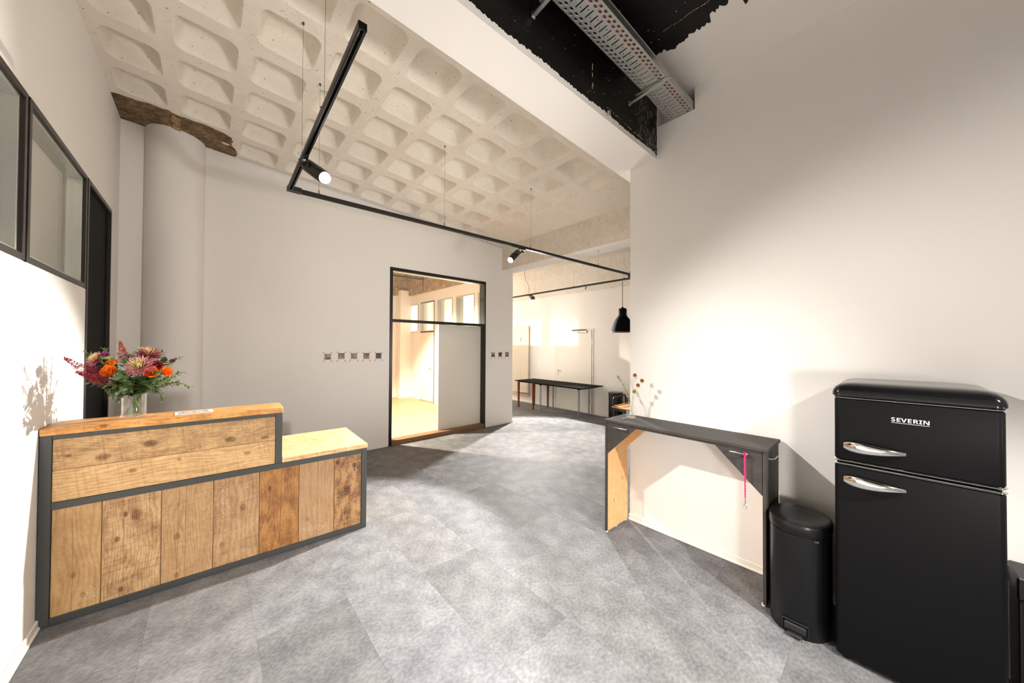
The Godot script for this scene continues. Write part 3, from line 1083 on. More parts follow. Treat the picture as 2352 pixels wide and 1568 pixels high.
func build_back_room() -> void:
	var px := 4.81
	var s := new_st()
	box(s, V(1.0, -0.1, BZ + 0.19), V(px + 0.03, 0.05, 10.6))
	struct("floor", s, mats.laminate, "pale laminate floor of the bright room behind the sliding door", "floor")
	# partition with windows and a door under the second one
	var wins := [[9.70, 10.55], [8.72, 9.60], [7.74, 8.59], [6.745, 7.61], [5.98, 6.65]]
	var y0 := 2.076
	var y1 := 2.98
	s = new_st()
	var last := BZ + 0.2
	for k in range(4, -1, -1):
		box(s, V(px, 0, last), V(px + 0.24, y1, wins[k][0]))
		if k != 1:
			box(s, V(px, 0, wins[k][0]), V(px + 0.24, y0, wins[k][1]))
		last = wins[k][1]
	box(s, V(px, 0, last), V(px + 0.24, y1, 13.2))
	box(s, V(px, y1, BZ + 0.2), V(px + 0.24, 4.5, 13.2))
	struct("wall_partition", s, mats.wall, "white partition with high windows between bright back room and far room", "wall")
	var n := 3
	for k in range(4, -1, -1):
		var o := struct_node("window_%d" % n, ["high partition window above the white back room door", "high partition window, the farthest one seen through the glass door", "high partition window nearest the glowing star above the transom bar", "high partition window with black track rails behind it", "high partition window mostly hidden by the black door frame"][[1, 0, 2, 3, 4][k]], "window", V(px, y0, wins[k][0]))
		pane_set(o, wins[k][0], wins[k][1], y0, y1, px, -0.1, 0.03, mats.black_frame if k == 1 else mats.door_white)
		n += 1
	s = new_st()
	var o4 := struct_node("door_4", "white door with lever handle in the bright back room", "door", V(px, 0.05, 9.16))
	box(s, V(px - 0.01, 0.062, 8.745), V(px + 0.04, 2.07, 9.585), 0.003)
	obj("door_leaf", s, mats.door_white, o4)
	s = new_st()
	box(s, V(px - 0.012, 0.05, 8.722), V(px + 0.05, 2.076, 8.742), 0.002)
	obj("door_gap", s, mats.red_wood, o4)
	s = new_st()
	tube(s, [V(px, 1.02, 8.83), V(px - 0.055, 1.02, 8.83), V(px - 0.06, 1.02, 8.84), V(px - 0.06, 1.02, 8.96)], 0.010, 8)
	lathe(s, [[0.026, 0.0], [0.026, 0.008]], V(px - 0.01, 0.94, 8.83), 14, Vector3.LEFT)
	obj("handle", s, mats.brushed, o4)
	# other walls
	s = new_st()
	box(s, V(0.9, 0, 10.5), V(px + 0.1, 4.5, 10.65))
	box(s, V(0.9, 0, BZ + 0.2), V(1.0, 4.5, 10.6))
	box(s, V(4.45, 0, 10.2), V(4.81, 3.4, 10.5))
	struct("wall_inner", s, mats.wall, "bright end wall and pier of the back room", "wall")
	s = new_st()
	box(s, V(4.0, 0.05, 10.47), V(4.16, 2.4, 10.5), 0.004)
	struct("trim_2", s, mats.trim, "white door casing on the back room end wall", "trim")
	s = new_st()
	box(s, V(0.9, 4.05, BZ + 0.2), V(px + 0.1, 4.42, 10.6))
	struct("ceiling", s, mats.raw_beam, "rough tan concrete ceiling of the back room", "ceiling")
	s = new_st()
	box(s, V(px - 0.10, 3.25, BZ + 0.2), V(px + 0.0, 4.1, 10.55))
	box(s, V(3.2, 3.25, 10.38), V(px - 0.1, 4.1, 10.52))
	struct("beam_3", s, mats.raw_beam, "rough tan concrete beam over the back room partition", "beam")
	# its track and conduit
	var t := thing("light_track", "black light track seen through the transom glass of the sliding door", "light track", V(2.4, 3.03, 6.47))
	s = new_st()
	box(s, V(1.5, 3.03, 6.455), V(3.32, 3.066, 6.49), 0.002)
	obj("rail", s, mats.track_black, t)
	s = new_st()
	for x in [2.97, 1.8]:
		s = new_st()
		tube(s, [V(x, 3.06, 6.472), V(x, 4.06, 6.472)], 0.003, 6)
		obj("suspension_wire", s, mats.wire, t)
	s = new_st()
	tube(s, [V(px - 0.112, 4.04, 9.22), V(px - 0.112, 3.28, 9.22)], 0.011, 8)
	tag(obj("cable_conduit", s, mats.black_plastic), "thin black conduit running down the tan concrete beam of the back room", "conduit")
	# hidden spotlight that floods the back room
	var db := Vector3(0.645, -0.763, 0.012)
	lamp_fixture(V(1.74, 2.73, 6.86), db, V(1.60, 3.03, 6.80), "unseen black track spotlight flooding the bright back room from behind the wall", 6.47)
	spot("back_room_light", V(1.74, 2.73, 6.86) + db * 0.006, db, 50.0, 0.35, Color(1.0, 0.95, 0.87), 30.0)
	var l := OmniLight3D.new()
	l.name = "back_room_spill"
	light(l, V(1.74, 2.73, 6.86) + db * 0.012, Color(1.0, 0.95, 0.87), 1.9, 0.035)

# ---------------------------------------------------------------- reception desk

func bar(s: SurfaceTool, a: Vector3, b: Vector3, w: float, h: float, bev := 0.002) -> void:
	# box of width w and height h running from a to b (bottom centre line)
	var L := (b - a).length()
	var x := (b - a).normalized()
	var z := x.cross(Vector3.UP).normalized()
	if z.length() < 0.5:
		z = Vector3.FORWARD
	var y := z.cross(x).normalized()
	box(s, Vector3(0, 0, -w * 0.5), Vector3(L, h, w * 0.5), bev, Transform3D(Basis(x, y, z), a))


func build_desk() -> void:
	var t := thing("reception_desk", "stepped reception desk of reclaimed wood planks in a dark steel frame", "desk", V(-0.741, 0, 3.382), -0.0456)
	var s: SurfaceTool
	# steel frame
	for r in [[0.0, 0.047, 1.143], [1.158, 1.204, 1.143], [1.822, 1.867, 0.735]]:
		var y0 := 0.735 if r[0] == 1.158 else 0.0
		s = new_st()
		box(s, V(r[0], y0, 0), V(r[1], r[2], 0.045), 0.002)
		obj("post", s, mats.steel_frame, t, false)
	for r in [[0.0, 0.24, 1.143], [1.158, 0.24, 1.143], [0.0, 0.74, 0.735], [1.822, 0.74, 0.735]]:
		s = new_st()
		box(s, V(r[0], 0, r[1]), V(r[0] + 0.045, r[2], r[1] + 0.045), 0.002)
		obj("post", s, mats.steel_frame, t, false)
	for r in [[0.047, 1.158, 1.117, 1.143, 0.0], [0.047, 1.822, 0.692, 0.736, 0.0], [0.047, 1.822, 0.004, 0.047, 0.0], [0.045, 1.822, 0.692, 0.736, 0.74], [0.045, 1.158, 1.117, 1.143, 0.24]]:
		s = new_st()
		box(s, V(r[0], r[2], r[4]), V(r[1], r[3], r[4] + 0.045), 0.002)
		obj("rail", s, mats.steel_frame, t, false)
	for r in [[1.822, 0.692, 0.736], [1.822, 0.004, 0.047], [0.0, 0.004, 0.047]]:
		s = new_st()
		box(s, V(r[0], r[1], 0.045), V(r[0] + 0.045, r[2], 0.74), 0.002)
		obj("rail", s, mats.steel_frame, t, false)
	# upright planks of the lower field
	var cuts := [0.048, 0.248, 0.516, 0.786, 1.059, 1.326, 1.593, 1.821]
	var lt := [Color(0.78, 0.63, 0.44), Color(0.81, 0.67, 0.49), Color(0.76, 0.62, 0.45), Color(0.74, 0.60, 0.44), Color(0.69, 0.49, 0.28), Color(0.71, 0.57, 0.42), Color(0.72, 0.55, 0.37)]
	var dk := [Color(0.58, 0.41, 0.23), Color(0.46, 0.31, 0.18), Color(0.52, 0.37, 0.22), Color(0.50, 0.35, 0.22), Color(0.40, 0.24, 0.11), Color(0.55, 0.40, 0.26), Color(0.30, 0.18, 0.09)]
	var knots := [[[0.22, 0.11, 0.012], [0.085, 0.07, 0.011]], [[0.515, 0.115, 0.024], [0.53, 0.165, 0.011], [0.05, 0.18, 0.010], [0.38, 0.2, 0.012]], [[0.03, 0.19, 0.014], [0.3, 0.19, 0.016]], [[0.40, 0.10, 0.017], [0.16, 0.22, 0.012]], [[0.5, 0.2, 0.008]], [[0.17, 0.2, 0.014]], [[0.33, 0.12, 0.026], [0.55, 0.06, 0.016], [0.6, 0.2, 0.012]]]
	var opts := [{"ring": 38.0, "stain": 0.30, "cracks": [0.58], "speck": 40, "scratch": [0.12, 0.2, 0.05, 0.2]}, {"ring": 62.0, "saw": 0.42, "stain": 0.35, "cracks": [0.66], "speck": 30}, {"ring": 58.0, "saw": 0.25, "stain": 0.22, "cracks": [0.71, 0.55], "speck": 26}, {"ring": 30.0, "saw": 0.4, "stain": 0.35, "speck": 40, "scratch": [0.75, 0.8, 0.2, 0.08]}, {"ring": 55.0, "stain": 0.55, "cracks": [0.48], "speck": 90}, {"ring": 30.0, "stain": 0.20, "cracks": [0.5], "speck": 60, "scratch": [0.12, 0.55, 0.06, 0.2]}, {"ring": 70.0, "saw": 0.4, "stain": 0.6, "speck": 60, "dark": 16}]
	for k in 7:
		var w: float = cuts[k + 1] - cuts[k] - 0.003
		var tex := wood_tex(576, 248, 0.647, w, 100 + 10 * k, lt[k], dk[k], knots[k], opts[k])
		var m := wood_mat("plank_%d" % k, tex, 0.647, w, 0.62)
		s = new_st()
		# built lying along x, then stood upright
		var xf := Transform3D(Basis(Vector3(0, 1, 0), Vector3(-1, 0, 0), Vector3(0, 0, 1)), V(cuts[k + 1] - 0.0015, 0.046, 0.006 + rng.randf_range(-0.001, 0.002)))
		box(s, Vector3(0, 0, -0.024), Vector3(0.647, w, 0), 0.0025, xf)
		obj("plank", s, m, t, false)
	# two boards across the upper field
	for k in 2:
		var y0: float = [0.737, 0.927][k]
		var y1: float = [0.9255, 1.116][k]
		var tex := wood_tex(1280, 216, 1.11, 0.19, 200 + 10 * k, [Color(0.91, 0.76, 0.55), Color(0.84, 0.69, 0.49)][k], [Color(0.60, 0.43, 0.26), Color(0.45, 0.31, 0.19)][k], [[[0.33, 0.12, 0.012], [0.93, 0.12, 0.014], [0.55, 0.15, 0.008]], [[0.20, 0.045, 0.021], [0.41, 0.095, 0.022], [0.83, 0.05, 0.020], [1.04, 0.03, 0.014], [0.06, 0.08, 0.008]]][k], [{"ring": 42.0, "saw": 0.25, "stain": 0.16, "speck": 20}, {"ring": 75.0, "saw": 0.3, "stain": 0.3, "speck": 60}][k])
		var m := wood_mat("board_%d" % k, tex, 1.11, 0.19, 0.62)
		s = new_st()
		# the front face of a box looks along +z here, so v runs up: flip it for the knots
		box(s, V(0.048, y0, 0.006), V(1.157, y1, 0.03), 0.0025)
		obj("plank", s, m, t, false)
	# counter tops
	var tt := wood_tex(1024, 256, 1.21, 0.29, 230, Color(0.93, 0.69, 0.40), Color(0.58, 0.34, 0.14), [[0.25, 0.03, 0.012], [0.8, 0.2, 0.014]], {"ring": 48.0, "saw": 0.25, "stain": 0.3, "speck": 30})
	var mt := wood_mat("counter_top", tt, 1.21, 0.29, 0.5)
	s = new_st()
	box(s, V(0.0, 1.143, -0.006), V(1.208, 1.187, 0.284), 0.004)
	obj("countertop", s, mt, t, false).set_meta("label", "long narrow upper countertop of oiled orange wood")
	tt = wood_tex(640, 640, 0.68, 0.80, 231, Color(0.96, 0.83, 0.62), Color(0.66, 0.45, 0.24), [[0.3, 0.35, 0.014], [0.5, 0.6, 0.010]], {"ring": 30.0, "saw": 0.3, "stain": 0.22, "speck": 40})
	mt = wood_mat("lower_top", tt, 0.68, 0.80, 0.5)
	s = new_st()
	box(s, V(1.2045, 0.736, -0.006), V(1.872, 0.777, 0.79), 0.004)
	obj("countertop", s, mt, t, false).set_meta("label", "lower wide countertop at the right end")
	s = new_st()
	box(s, V(1.83, 0.047, 0.05), V(1.855, 0.692, 0.74), 0.002)
	obj("end_panel", s, mt, t, false)
	# leaflet
	var p := thing("leaflet", "white printed leaflet lying on the upper countertop right of the glass vase", "leaflet", V(-0.07, 1.188, 3.49), 0.03)
	s = new_st()
	box(s, Vector3(-0.105, 0, -0.072), Vector3(0.105, 0.0016, 0.072), 0.0004)
	obj("sheet", s, mats.paper, p, false)
	s = new_st()
	for q in 14:
		box(s, Vector3(-0.085 + q * 0.012, 0.001, -0.052 + rng.randf() * 0.02), Vector3(-0.077 + q * 0.012, 0.0019, 0.0 + rng.randf() * 0.02))
	obj("print", s, pm("print_ink", Color(0.45, 0.42, 0.58), 0.7), p, false)
	s = new_st()
	box(s, Vector3(-0.09, 0.001, 0.03), Vector3(0.09, 0.0019, 0.045))
	obj("print", s, pm("print_red", Color(0.62, 0.36, 0.38), 0.7), p, false)


# ---------------------------------------------------------------- flowers

func lin(c: Color, v := 0.0) -> Color:
	var k := 1.0 + rng.randf_range(-v, v)
	return Color(c.r * k, c.g * k, c.b * k).srgb_to_linear()


func vtri(s: SurfaceTool, a: Vector3, b: Vector3, c: Vector3, ca: Color, cb: Color, cc: Color) -> void:
	var n := -(b - a).cross(c - a)
	if n.length_squared() < 1e-18:
		return
	n = n.normalized()
	for q in [[a, ca], [b, cb], [c, cc]]:
		s.set_normal(n)
		s.set_color(q[1])
		s.add_vertex(q[0])


# narrow curved blade from base along dir, bending towards bend
func blade(s: SurfaceTool, base: Vector3, dir: Vector3, bend: Vector3, length: float, width: float, c0: Color, c1: Color, fold := 0.25, seg := 3) -> void:
	var lp := base
	var rp := base
	var mp := base
	var lc := c0
	for i in range(1, seg + 1):
		var u := float(i) / seg
		var p := base + dir * length * u + bend * length * u * u
		var t := (dir + bend * 2.0 * u).normalized()
		var side := t.cross(bend if bend.length() > 0.01 else Vector3.UP).normalized()
		if side.length() < 0.5:
			side = t.cross(Vector3.RIGHT).normalized()
		var nrm := side.cross(t)
		var w := width * 0.5 * sin(PI * clampf(u * 0.82 + 0.16, 0.0, 1.0)) if i < seg else width * 0.06
		var l := p + side * w + nrm * w * fold
		var r := p - side * w + nrm * w * fold
		var c := c0.lerp(c1, u)
		vtri(s, mp, lp, l, lc, lc, c)
		vtri(s, mp, l, p, lc, c, c)
		vtri(s, mp, p, r, lc, c, c)
		vtri(s, mp, r, rp, lc, c, lc)
		lp = l
		rp = r
		mp = p
		lc = c


func spike(s: SurfaceTool, c: Vector3, dir: Vector3, length: float, r: float, c0: Color, c1: Color) -> void:
	var u := dir.cross(Vector3(0.3, 0.9, 0.2)).normalized() * r
	var v := dir.cross(u).normalized() * r
	var tip := c + dir * length
	var p := [c + u, c - u * 0.5 + v * 0.87, c - u * 0.5 - v * 0.87]
	for i in 3:
		vtri(s, p[i], p[(i + 1) % 3], tip, c0, c0, c1)


func rand_dir() -> Vector3:
	return Vector3(rng.randfn(), rng.randfn(), rng.randfn()).normalized()


func stem_path(head: Vector3, mouth: Vector3, foot: Vector3) -> Array:
	var pts := bez(head, mouth + (head - mouth) * Vector3(0.35, 0.55, 0.35), mouth, 6)
	pts.append(mouth.lerp(foot, 0.5))
	pts.append(foot)
	return pts


func vase_path(c: Vector3, r: float, y_rim: float, y_foot: float, head: Vector3) -> Array:
	var a := Vector2(head.x - c.x, head.z - c.z)
	var dir := a.normalized() if a.length() > 0.001 else Vector2.RIGHT
	var jit := Vector2(rng.randf_range(-0.4, 0.4), rng.randf_range(-0.4, 0.4))
	var m2 := (dir * 0.55 + jit).limit_length(0.8) * r
	var f2 := (-dir * 0.6 + jit).limit_length(0.85) * r
	return stem_path(head, Vector3(c.x + m2.x, y_rim, c.z + m2.y), Vector3(c.x + f2.x, y_foot, c.z + f2.y))


func flower_base(called: String, label: String, category: String, path: Array, r: float, col: Color, group := "") -> Node3D:
	var t := thing(called, label, category, path[path.size() - 1], 0.0, group)
	var s := new_st()
	var cols := []
	for i in path.size():
		cols.append(lin(col, 0.12))
	tube(s, path, r, 5, true, cols)
	obj("stem", s, mats.leaf, t)
	return t


func mum(t: Node3D, c: Vector3, n: Vector3, r: float, outer: Color, inner: Color, tip: Color) -> void:
	var s := new_st()
	var u := n.cross(Vector3(0.2, 1, 0.3)).normalized()
	var v := n.cross(u).normalized()
	var counts := [26, 26, 24, 20, 16, 12, 8]
	for l in counts.size():
		var el := deg_to_rad(lerpf(-14.0, 82.0, l / 6.0))
		var len_ := r * lerpf(1.0, 0.42, l / 6.0)
		for k in counts[l]:
			var a: float = TAU * (k + 0.5 * (l % 2)) / counts[l] + rng.randf_range(-0.1, 0.1)
			var rad := u * cos(a) + v * sin(a)
			var e := el + rng.randf_range(-0.12, 0.12)
			var dir := rad * cos(e) + n * sin(e)
			var mix := clampf(l / 5.0, 0.0, 1.0)
			var c0 := lin(outer.lerp(inner, mix), 0.12)
			var c1 := lin(outer.lerp(tip, 0.25 + 0.75 * mix), 0.12)
			blade(s, c + rad * r * 0.1 + n * (0.02 * l * r), dir, n * 0.28 - rad * 0.06 * l, len_ * rng.randf_range(0.88, 1.05), r * 0.15, c0, c1, 0.5)
	obj("bloom", s, mats.petal, t)
	s = new_st()
	var cols := [lin(Color(0.3, 0.4, 0.15)), lin(Color(0.3, 0.42, 0.16)), lin(Color(0.3, 0.4, 0.15))]
	tube(s, [c - n * r * 0.22, c - n * r * 0.08, c + n * r * 0.05], [r * 0.08, r * 0.26, r * 0.22], 8, true, cols)
	obj("calyx", s, mats.leaf, t)


func rose(t: Node3D, c: Vector3, n: Vector3, r: float, col: Color, col2: Color) -> void:
	var s := new_st()
	var u := n.cross(Vector3(0.2, 1, 0.3)).normalized()
	var v := n.cross(u).normalized()
	var k := 0
	for l in [[3, 0.28, 1.0], [4, 0.5, 0.98], [5, 0.78, 0.9], [5, 1.0, 0.75]]:
		for q in l[0]:
			var a0: float = TAU * q / l[0] + k * 0.6
			var half: float = PI / l[0] * 1.25
			for iu in 4:
				for iv in 3:
					var P := []
					var C := []
					for e in [[0, 0], [1, 0], [1, 1], [0, 1]]:
						var x: float = (iu + e[0]) / 4.0 * 2.0 - 1.0
						var y: float = (iv + e[1]) / 3.0
						var a := a0 + x * half
						var rad: float = r * l[1] * (0.30 + 0.70 * sin(y * 1.7)) * (1.0 + 0.12 * y * y * (1.0 - x * x))
						var hgt: float = r * l[2] * (y * 1.15 - 0.35 * absf(x) * y * y) - r * 0.35
						P.append(c + (u * cos(a) + v * sin(a)) * rad + n * hgt)
						C.append(lin(col2.lerp(col, y), 0.05))
					vtri(s, P[0], P[1], P[2], C[0], C[1], C[2])
					vtri(s, P[0], P[2], P[3], C[0], C[2], C[3])
		k += 1
	obj("bloom", s, mats.petal, t)


func plume(t: Node3D, a: Vector3, b: Vector3, w: float, col: Color) -> void:
	var s := new_st()
	var ax := (b - a).normalized()
	for q in 420:
		var u := pow(rng.randf(), 0.8)
		var p := a.lerp(b, u) + Vector3(0, -0.02 * sin(u * PI), 0)
		var side := rand_dir()
		side = (side - ax * side.dot(ax)).normalized()
		var reach := w * (1.0 - u) * pow(rng.randf(), 0.6) + 0.002
		p += side * reach + ax * reach * 0.5
		spike(s, p, (side + ax * 0.8).normalized(), rng.randf_range(0.006, 0.013), 0.0022, lin(col, 0.3), lin(col.lightened(0.12), 0.3))
	for q in 26:
		var u := q / 26.0
		var side := rand_dir()
		side = (side - ax * side.dot(ax)).normalized()
		spike(s, a.lerp(b, u), (side + ax * 0.6).normalized(), w * (1.0 - u) * 1.1 + 0.004, 0.0012, lin(col.darkened(0.2)), lin(col))
	obj("plume", s, mats.petal, t)


func pompom(t: Node3D, c: Vector3, n: Vector3, r: float, col: Color, under: Color) -> void:
	var s := new_st()
	for q in 170:
		var d := rand_dir()
		var up := d.dot(n)
		spike(s, c + d * r * 0.35, d, r * rng.randf_range(0.55, 0.75), r * 0.14, lin(under.lerp(col, clampf(up + 0.5, 0, 1)), 0.15), lin(under.lerp(col, clampf(up * 1.6 + 0.7, 0, 1)), 0.15))
	obj("flower_head", s, mats.petal, t)


func leaf_spray(t: Node3D, path: Array, count: int, size: float, wide: float, col: Color, from := 0.25) -> void:
	var s := new_st()
	var m := path.size()
	for k in count:
		var u := lerpf(from, 1.0, (k + 1.0) / count)
		var x := (1.0 - u) * (m - 1 - 2)
		var i := clampi(int(x), 0, m - 2)
		var p: Vector3 = path[i].lerp(path[i + 1], x - i)
		var tan: Vector3 = (path[i] - path[i + 1]).normalized()
		for sg in [-1.0, 1.0]:
			var side := (tan.cross(rand_dir())).normalized()
			var d: Vector3 = (tan * 0.75 + side * sg * 0.8).normalized()
			blade(s, p, d, Vector3(0, -0.18, 0) + side * 0.05, size * rng.randf_range(0.7, 1.15) * (1.0 - 0.35 * u), wide, lin(col, 0.22), lin(col.lightened(0.08), 0.22), 0.3)
	obj("leaves", s, mats.leaf, t)


func build_bouquet() -> void:
	var c := V(-0.375, 0, 3.50)
	var t := thing("glass_vase", "clear round glass vase holding the mixed bouquet on the upper countertop", "vase", V(-0.375, 1.188, 3.50))
	var s := new_st()
	var b := V(-0.375, 1.1885, 3.50)
	lathe(s, [[0.001, 0.004], [0.058, 0.005], [0.066, 0.006], [0.068, 0.010], [0.062, 0.020], [0.0595, 0.03], [0.059, 0.10], [0.059, 0.155], [0.061, 0.162], [0.0605, 0.165], [0.058, 0.163], [0.0565, 0.155], [0.0565, 0.03], [0.054, 0.018], [0.001, 0.016]], b, 36, Vector3.UP, false, false, 60.0)
	obj("glass", s, mats.vase_glass, t)
	s = new_st()
	lathe(s, [[0.0555, 0.0], [0.0555, 0.068]], b + Vector3(0, 0.018, 0), 30)
	obj("water", s, mats.water, t)
	var rim := 1.352
	var foot := 1.212
	var green := Color(0.33, 0.42, 0.17)
	var r := 0.052
	var defs := [
		["chrysanthemum", "large yellow and pink chrysanthemum at the front centre of the bouquet", V(-0.33, 1.548, 3.30), Vector3(-0.25, 0.55, 0.8), 0.078, Color(0.66, 0.30, 0.48), Color(0.80, 0.78, 0.30), Color(0.97, 0.93, 0.70)],
		["chrysanthemum", "wine red chrysanthemum with cream rim at the top right of the bouquet", V(-0.312, 1.615, 3.48), Vector3(0.1, 0.95, 0.35), 0.082, Color(0.46, 0.07, 0.22), Color(0.58, 0.16, 0.28), Color(0.90, 0.82, 0.58)],
		["chrysanthemum", "pale yellow and pink chrysanthemum turned sideways at the left of the bouquet", V(-0.525, 1.594, 3.40), Vector3(-0.7, 0.6, 0.35), 0.06, Color(0.62, 0.28, 0.42), Color(0.85, 0.80, 0.42), Color(0.95, 0.90, 0.66)],
		["chrysanthemum", "small dark red chrysanthemum tucked below the wine red one", V(-0.268, 1.545, 3.42), Vector3(0.3, 0.5, 0.75), 0.045, Color(0.45, 0.08, 0.16), Color(0.5, 0.1, 0.2), Color(0.66, 0.22, 0.3)],
	]
	for d in defs:
		var n: Vector3 = d[3].normalized()
		var o := flower_base(d[0], d[1], "flower", vase_path(c, r, rim, foot, d[2] - n * 0.02), 0.003, green)
		mum(o, d[2], n, d[4], d[5], d[6], d[7])
	for d in [
		["bright orange rose at the left front of the bouquet", V(-0.461, 1.522, 3.30), Vector3(-0.35, 0.35, 0.85), 0.036],
		["orange rose half hidden behind the large yellow and pink chrysanthemum", V(-0.292, 1.506, 3.36), Vector3(0.3, 0.3, 0.85), 0.038],
		["orange rose at the right edge of the bouquet", V(-0.226, 1.497, 3.48), Vector3(0.6, 0.4, 0.7), 0.034],
		["small orange rose peeping out above the bright orange rose at left", V(-0.468, 1.568, 3.42), Vector3(-0.2, 0.8, 0.5), 0.028]]:
		var n: Vector3 = d[2].normalized()
		var o := flower_base("orange_rose", d[0], "flower", vase_path(c, r, rim, foot, d[1] - n * 0.02), 0.0028, green)
		rose(o, d[1], n, d[3], Color(1.0, 0.60, 0.16), Color(0.93, 0.34, 0.08))
		leaf_spray(o, vase_path(c, r, rim, foot, d[1] - n * 0.03), 3, 0.055, 0.03, Color(0.20, 0.30, 0.13), 0.3)
	for d in [
		["crimson astilbe plume reaching far out to the left of the bouquet", V(-0.468, 1.492, 3.37), V(-0.612, 1.616, 3.16), 0.055],
		["rusty red astilbe plume standing up at the top of the bouquet", V(-0.405, 1.55, 3.47), V(-0.440, 1.712, 3.46), 0.045],
		["second crimson astilbe plume below the pale chrysanthemum at left", V(-0.44, 1.475, 3.34), V(-0.565, 1.535, 3.15), 0.05]]:
		var o := flower_base("astilbe", d[0], "flower", vase_path(c, r, rim, foot, d[1]), 0.0022, Color(0.40, 0.22, 0.14))
		plume(o, d[1], d[2], d[3], Color(0.52, 0.12, 0.17) if d[1].y < 1.5 else Color(0.58, 0.22, 0.18))
	for d in [
		["purple thistle head above the left chrysanthemum", V(-0.49, 1.62, 3.36), 0.026],
		["purple thistle head at the right side of the bouquet", V(-0.194, 1.568, 3.56), 0.023]]:
		var o := flower_base("thistle", d[0], "flower", vase_path(c, r, rim, foot, d[1]), 0.0022, green)
		pompom(o, d[1], Vector3(0, 1, 0.1), d[2], Color(0.48, 0.16, 0.42), Color(0.62, 0.66, 0.36))
	var tips := [V(-0.593, 1.644, 3.5), V(-0.532, 1.659, 3.6), V(-0.402, 1.625, 3.6), V(-0.26, 1.632, 3.7), V(-0.157, 1.60, 3.62), V(-0.137, 1.485, 3.6), V(-0.099, 1.367, 3.66), V(-0.158, 1.424, 3.45), V(-0.233, 1.322, 3.40), V(-0.547, 1.461, 3.35), V(-0.449, 1.375, 3.30), V(-0.442, 1.328, 3.40), V(-0.189, 1.439, 3.70), V(-0.306, 1.391, 3.30), V(-0.371, 1.399, 3.28), V(-0.282, 1.436, 3.25), V(-0.436, 1.439, 3.27), V(-0.5, 1.42, 3.6), V(-0.3, 1.45, 3.68), V(-0.42, 1.5, 3.22), V(-0.24, 1.52, 3.3), V(-0.35, 1.46, 3.3), V(-0.33, 1.5, 3.42), V(-0.40, 1.56, 3.36), V(-0.37, 1.60, 3.52), V(-0.25, 1.56, 3.60), V(-0.45, 1.52, 3.52), V(-0.28, 1.47, 3.36), V(-0.50, 1.50, 3.44), V(-0.39, 1.44, 3.22), V(-0.21, 1.46, 3.40), V(-0.47, 1.42, 3.36), V(-0.31, 1.58, 3.34)]
	for k in tips.size():
		var p: Vector3 = tips[k]
		var path := vase_path(c, r, rim, foot, p)
		if p.y < 1.42:
			var mouth: Vector3 = path[6]
			path = bez(p, Vector3((p.x + mouth.x) * 0.5, maxf(p.y, rim) + 0.09, (p.z + mouth.z) * 0.5), mouth, 6) + [path[7], path[8]]
		var broad := k >= 13 and k % 2 == 1
		var label := "%s leaved green sprig %s %s of the bouquet" % ["broad" if broad else "narrow", "high up" if p.y > 1.58 else "drooping low" if p.y < 1.40 else "halfway up", "at the left" if p.x < -0.43 else "at the right" if p.x < 0.0 and p.x > -0.27 else "in the middle"]
		var o := flower_base("greenery_sprig", label, "greenery", path, 0.0016, Color(0.36, 0.40, 0.18), "green sprigs in the bouquet")
		leaf_spray(o, path, 20 if not broad else 10, 0.045 if not broad else 0.085, 0.013 if not broad else 0.042, Color(0.40, 0.46, 0.24).lerp(Color(0.30, 0.36, 0.16), rng.randf()) if not broad else Color(0.24, 0.32, 0.15), 0.03 if k >= 13 else 0.15)

# ---------------------------------------------------------------- bar table by the right wall

func d_handle(s: SurfaceTool, a: Vector3, b: Vector3, out: Vector3, r: float) -> void:
	var q := (b - a) * 0.04
	var pts := [a, a + out * 0.75, a + out + q, b + out - q, b + out * 0.75, b]
	tube(s, pts, r, 8)


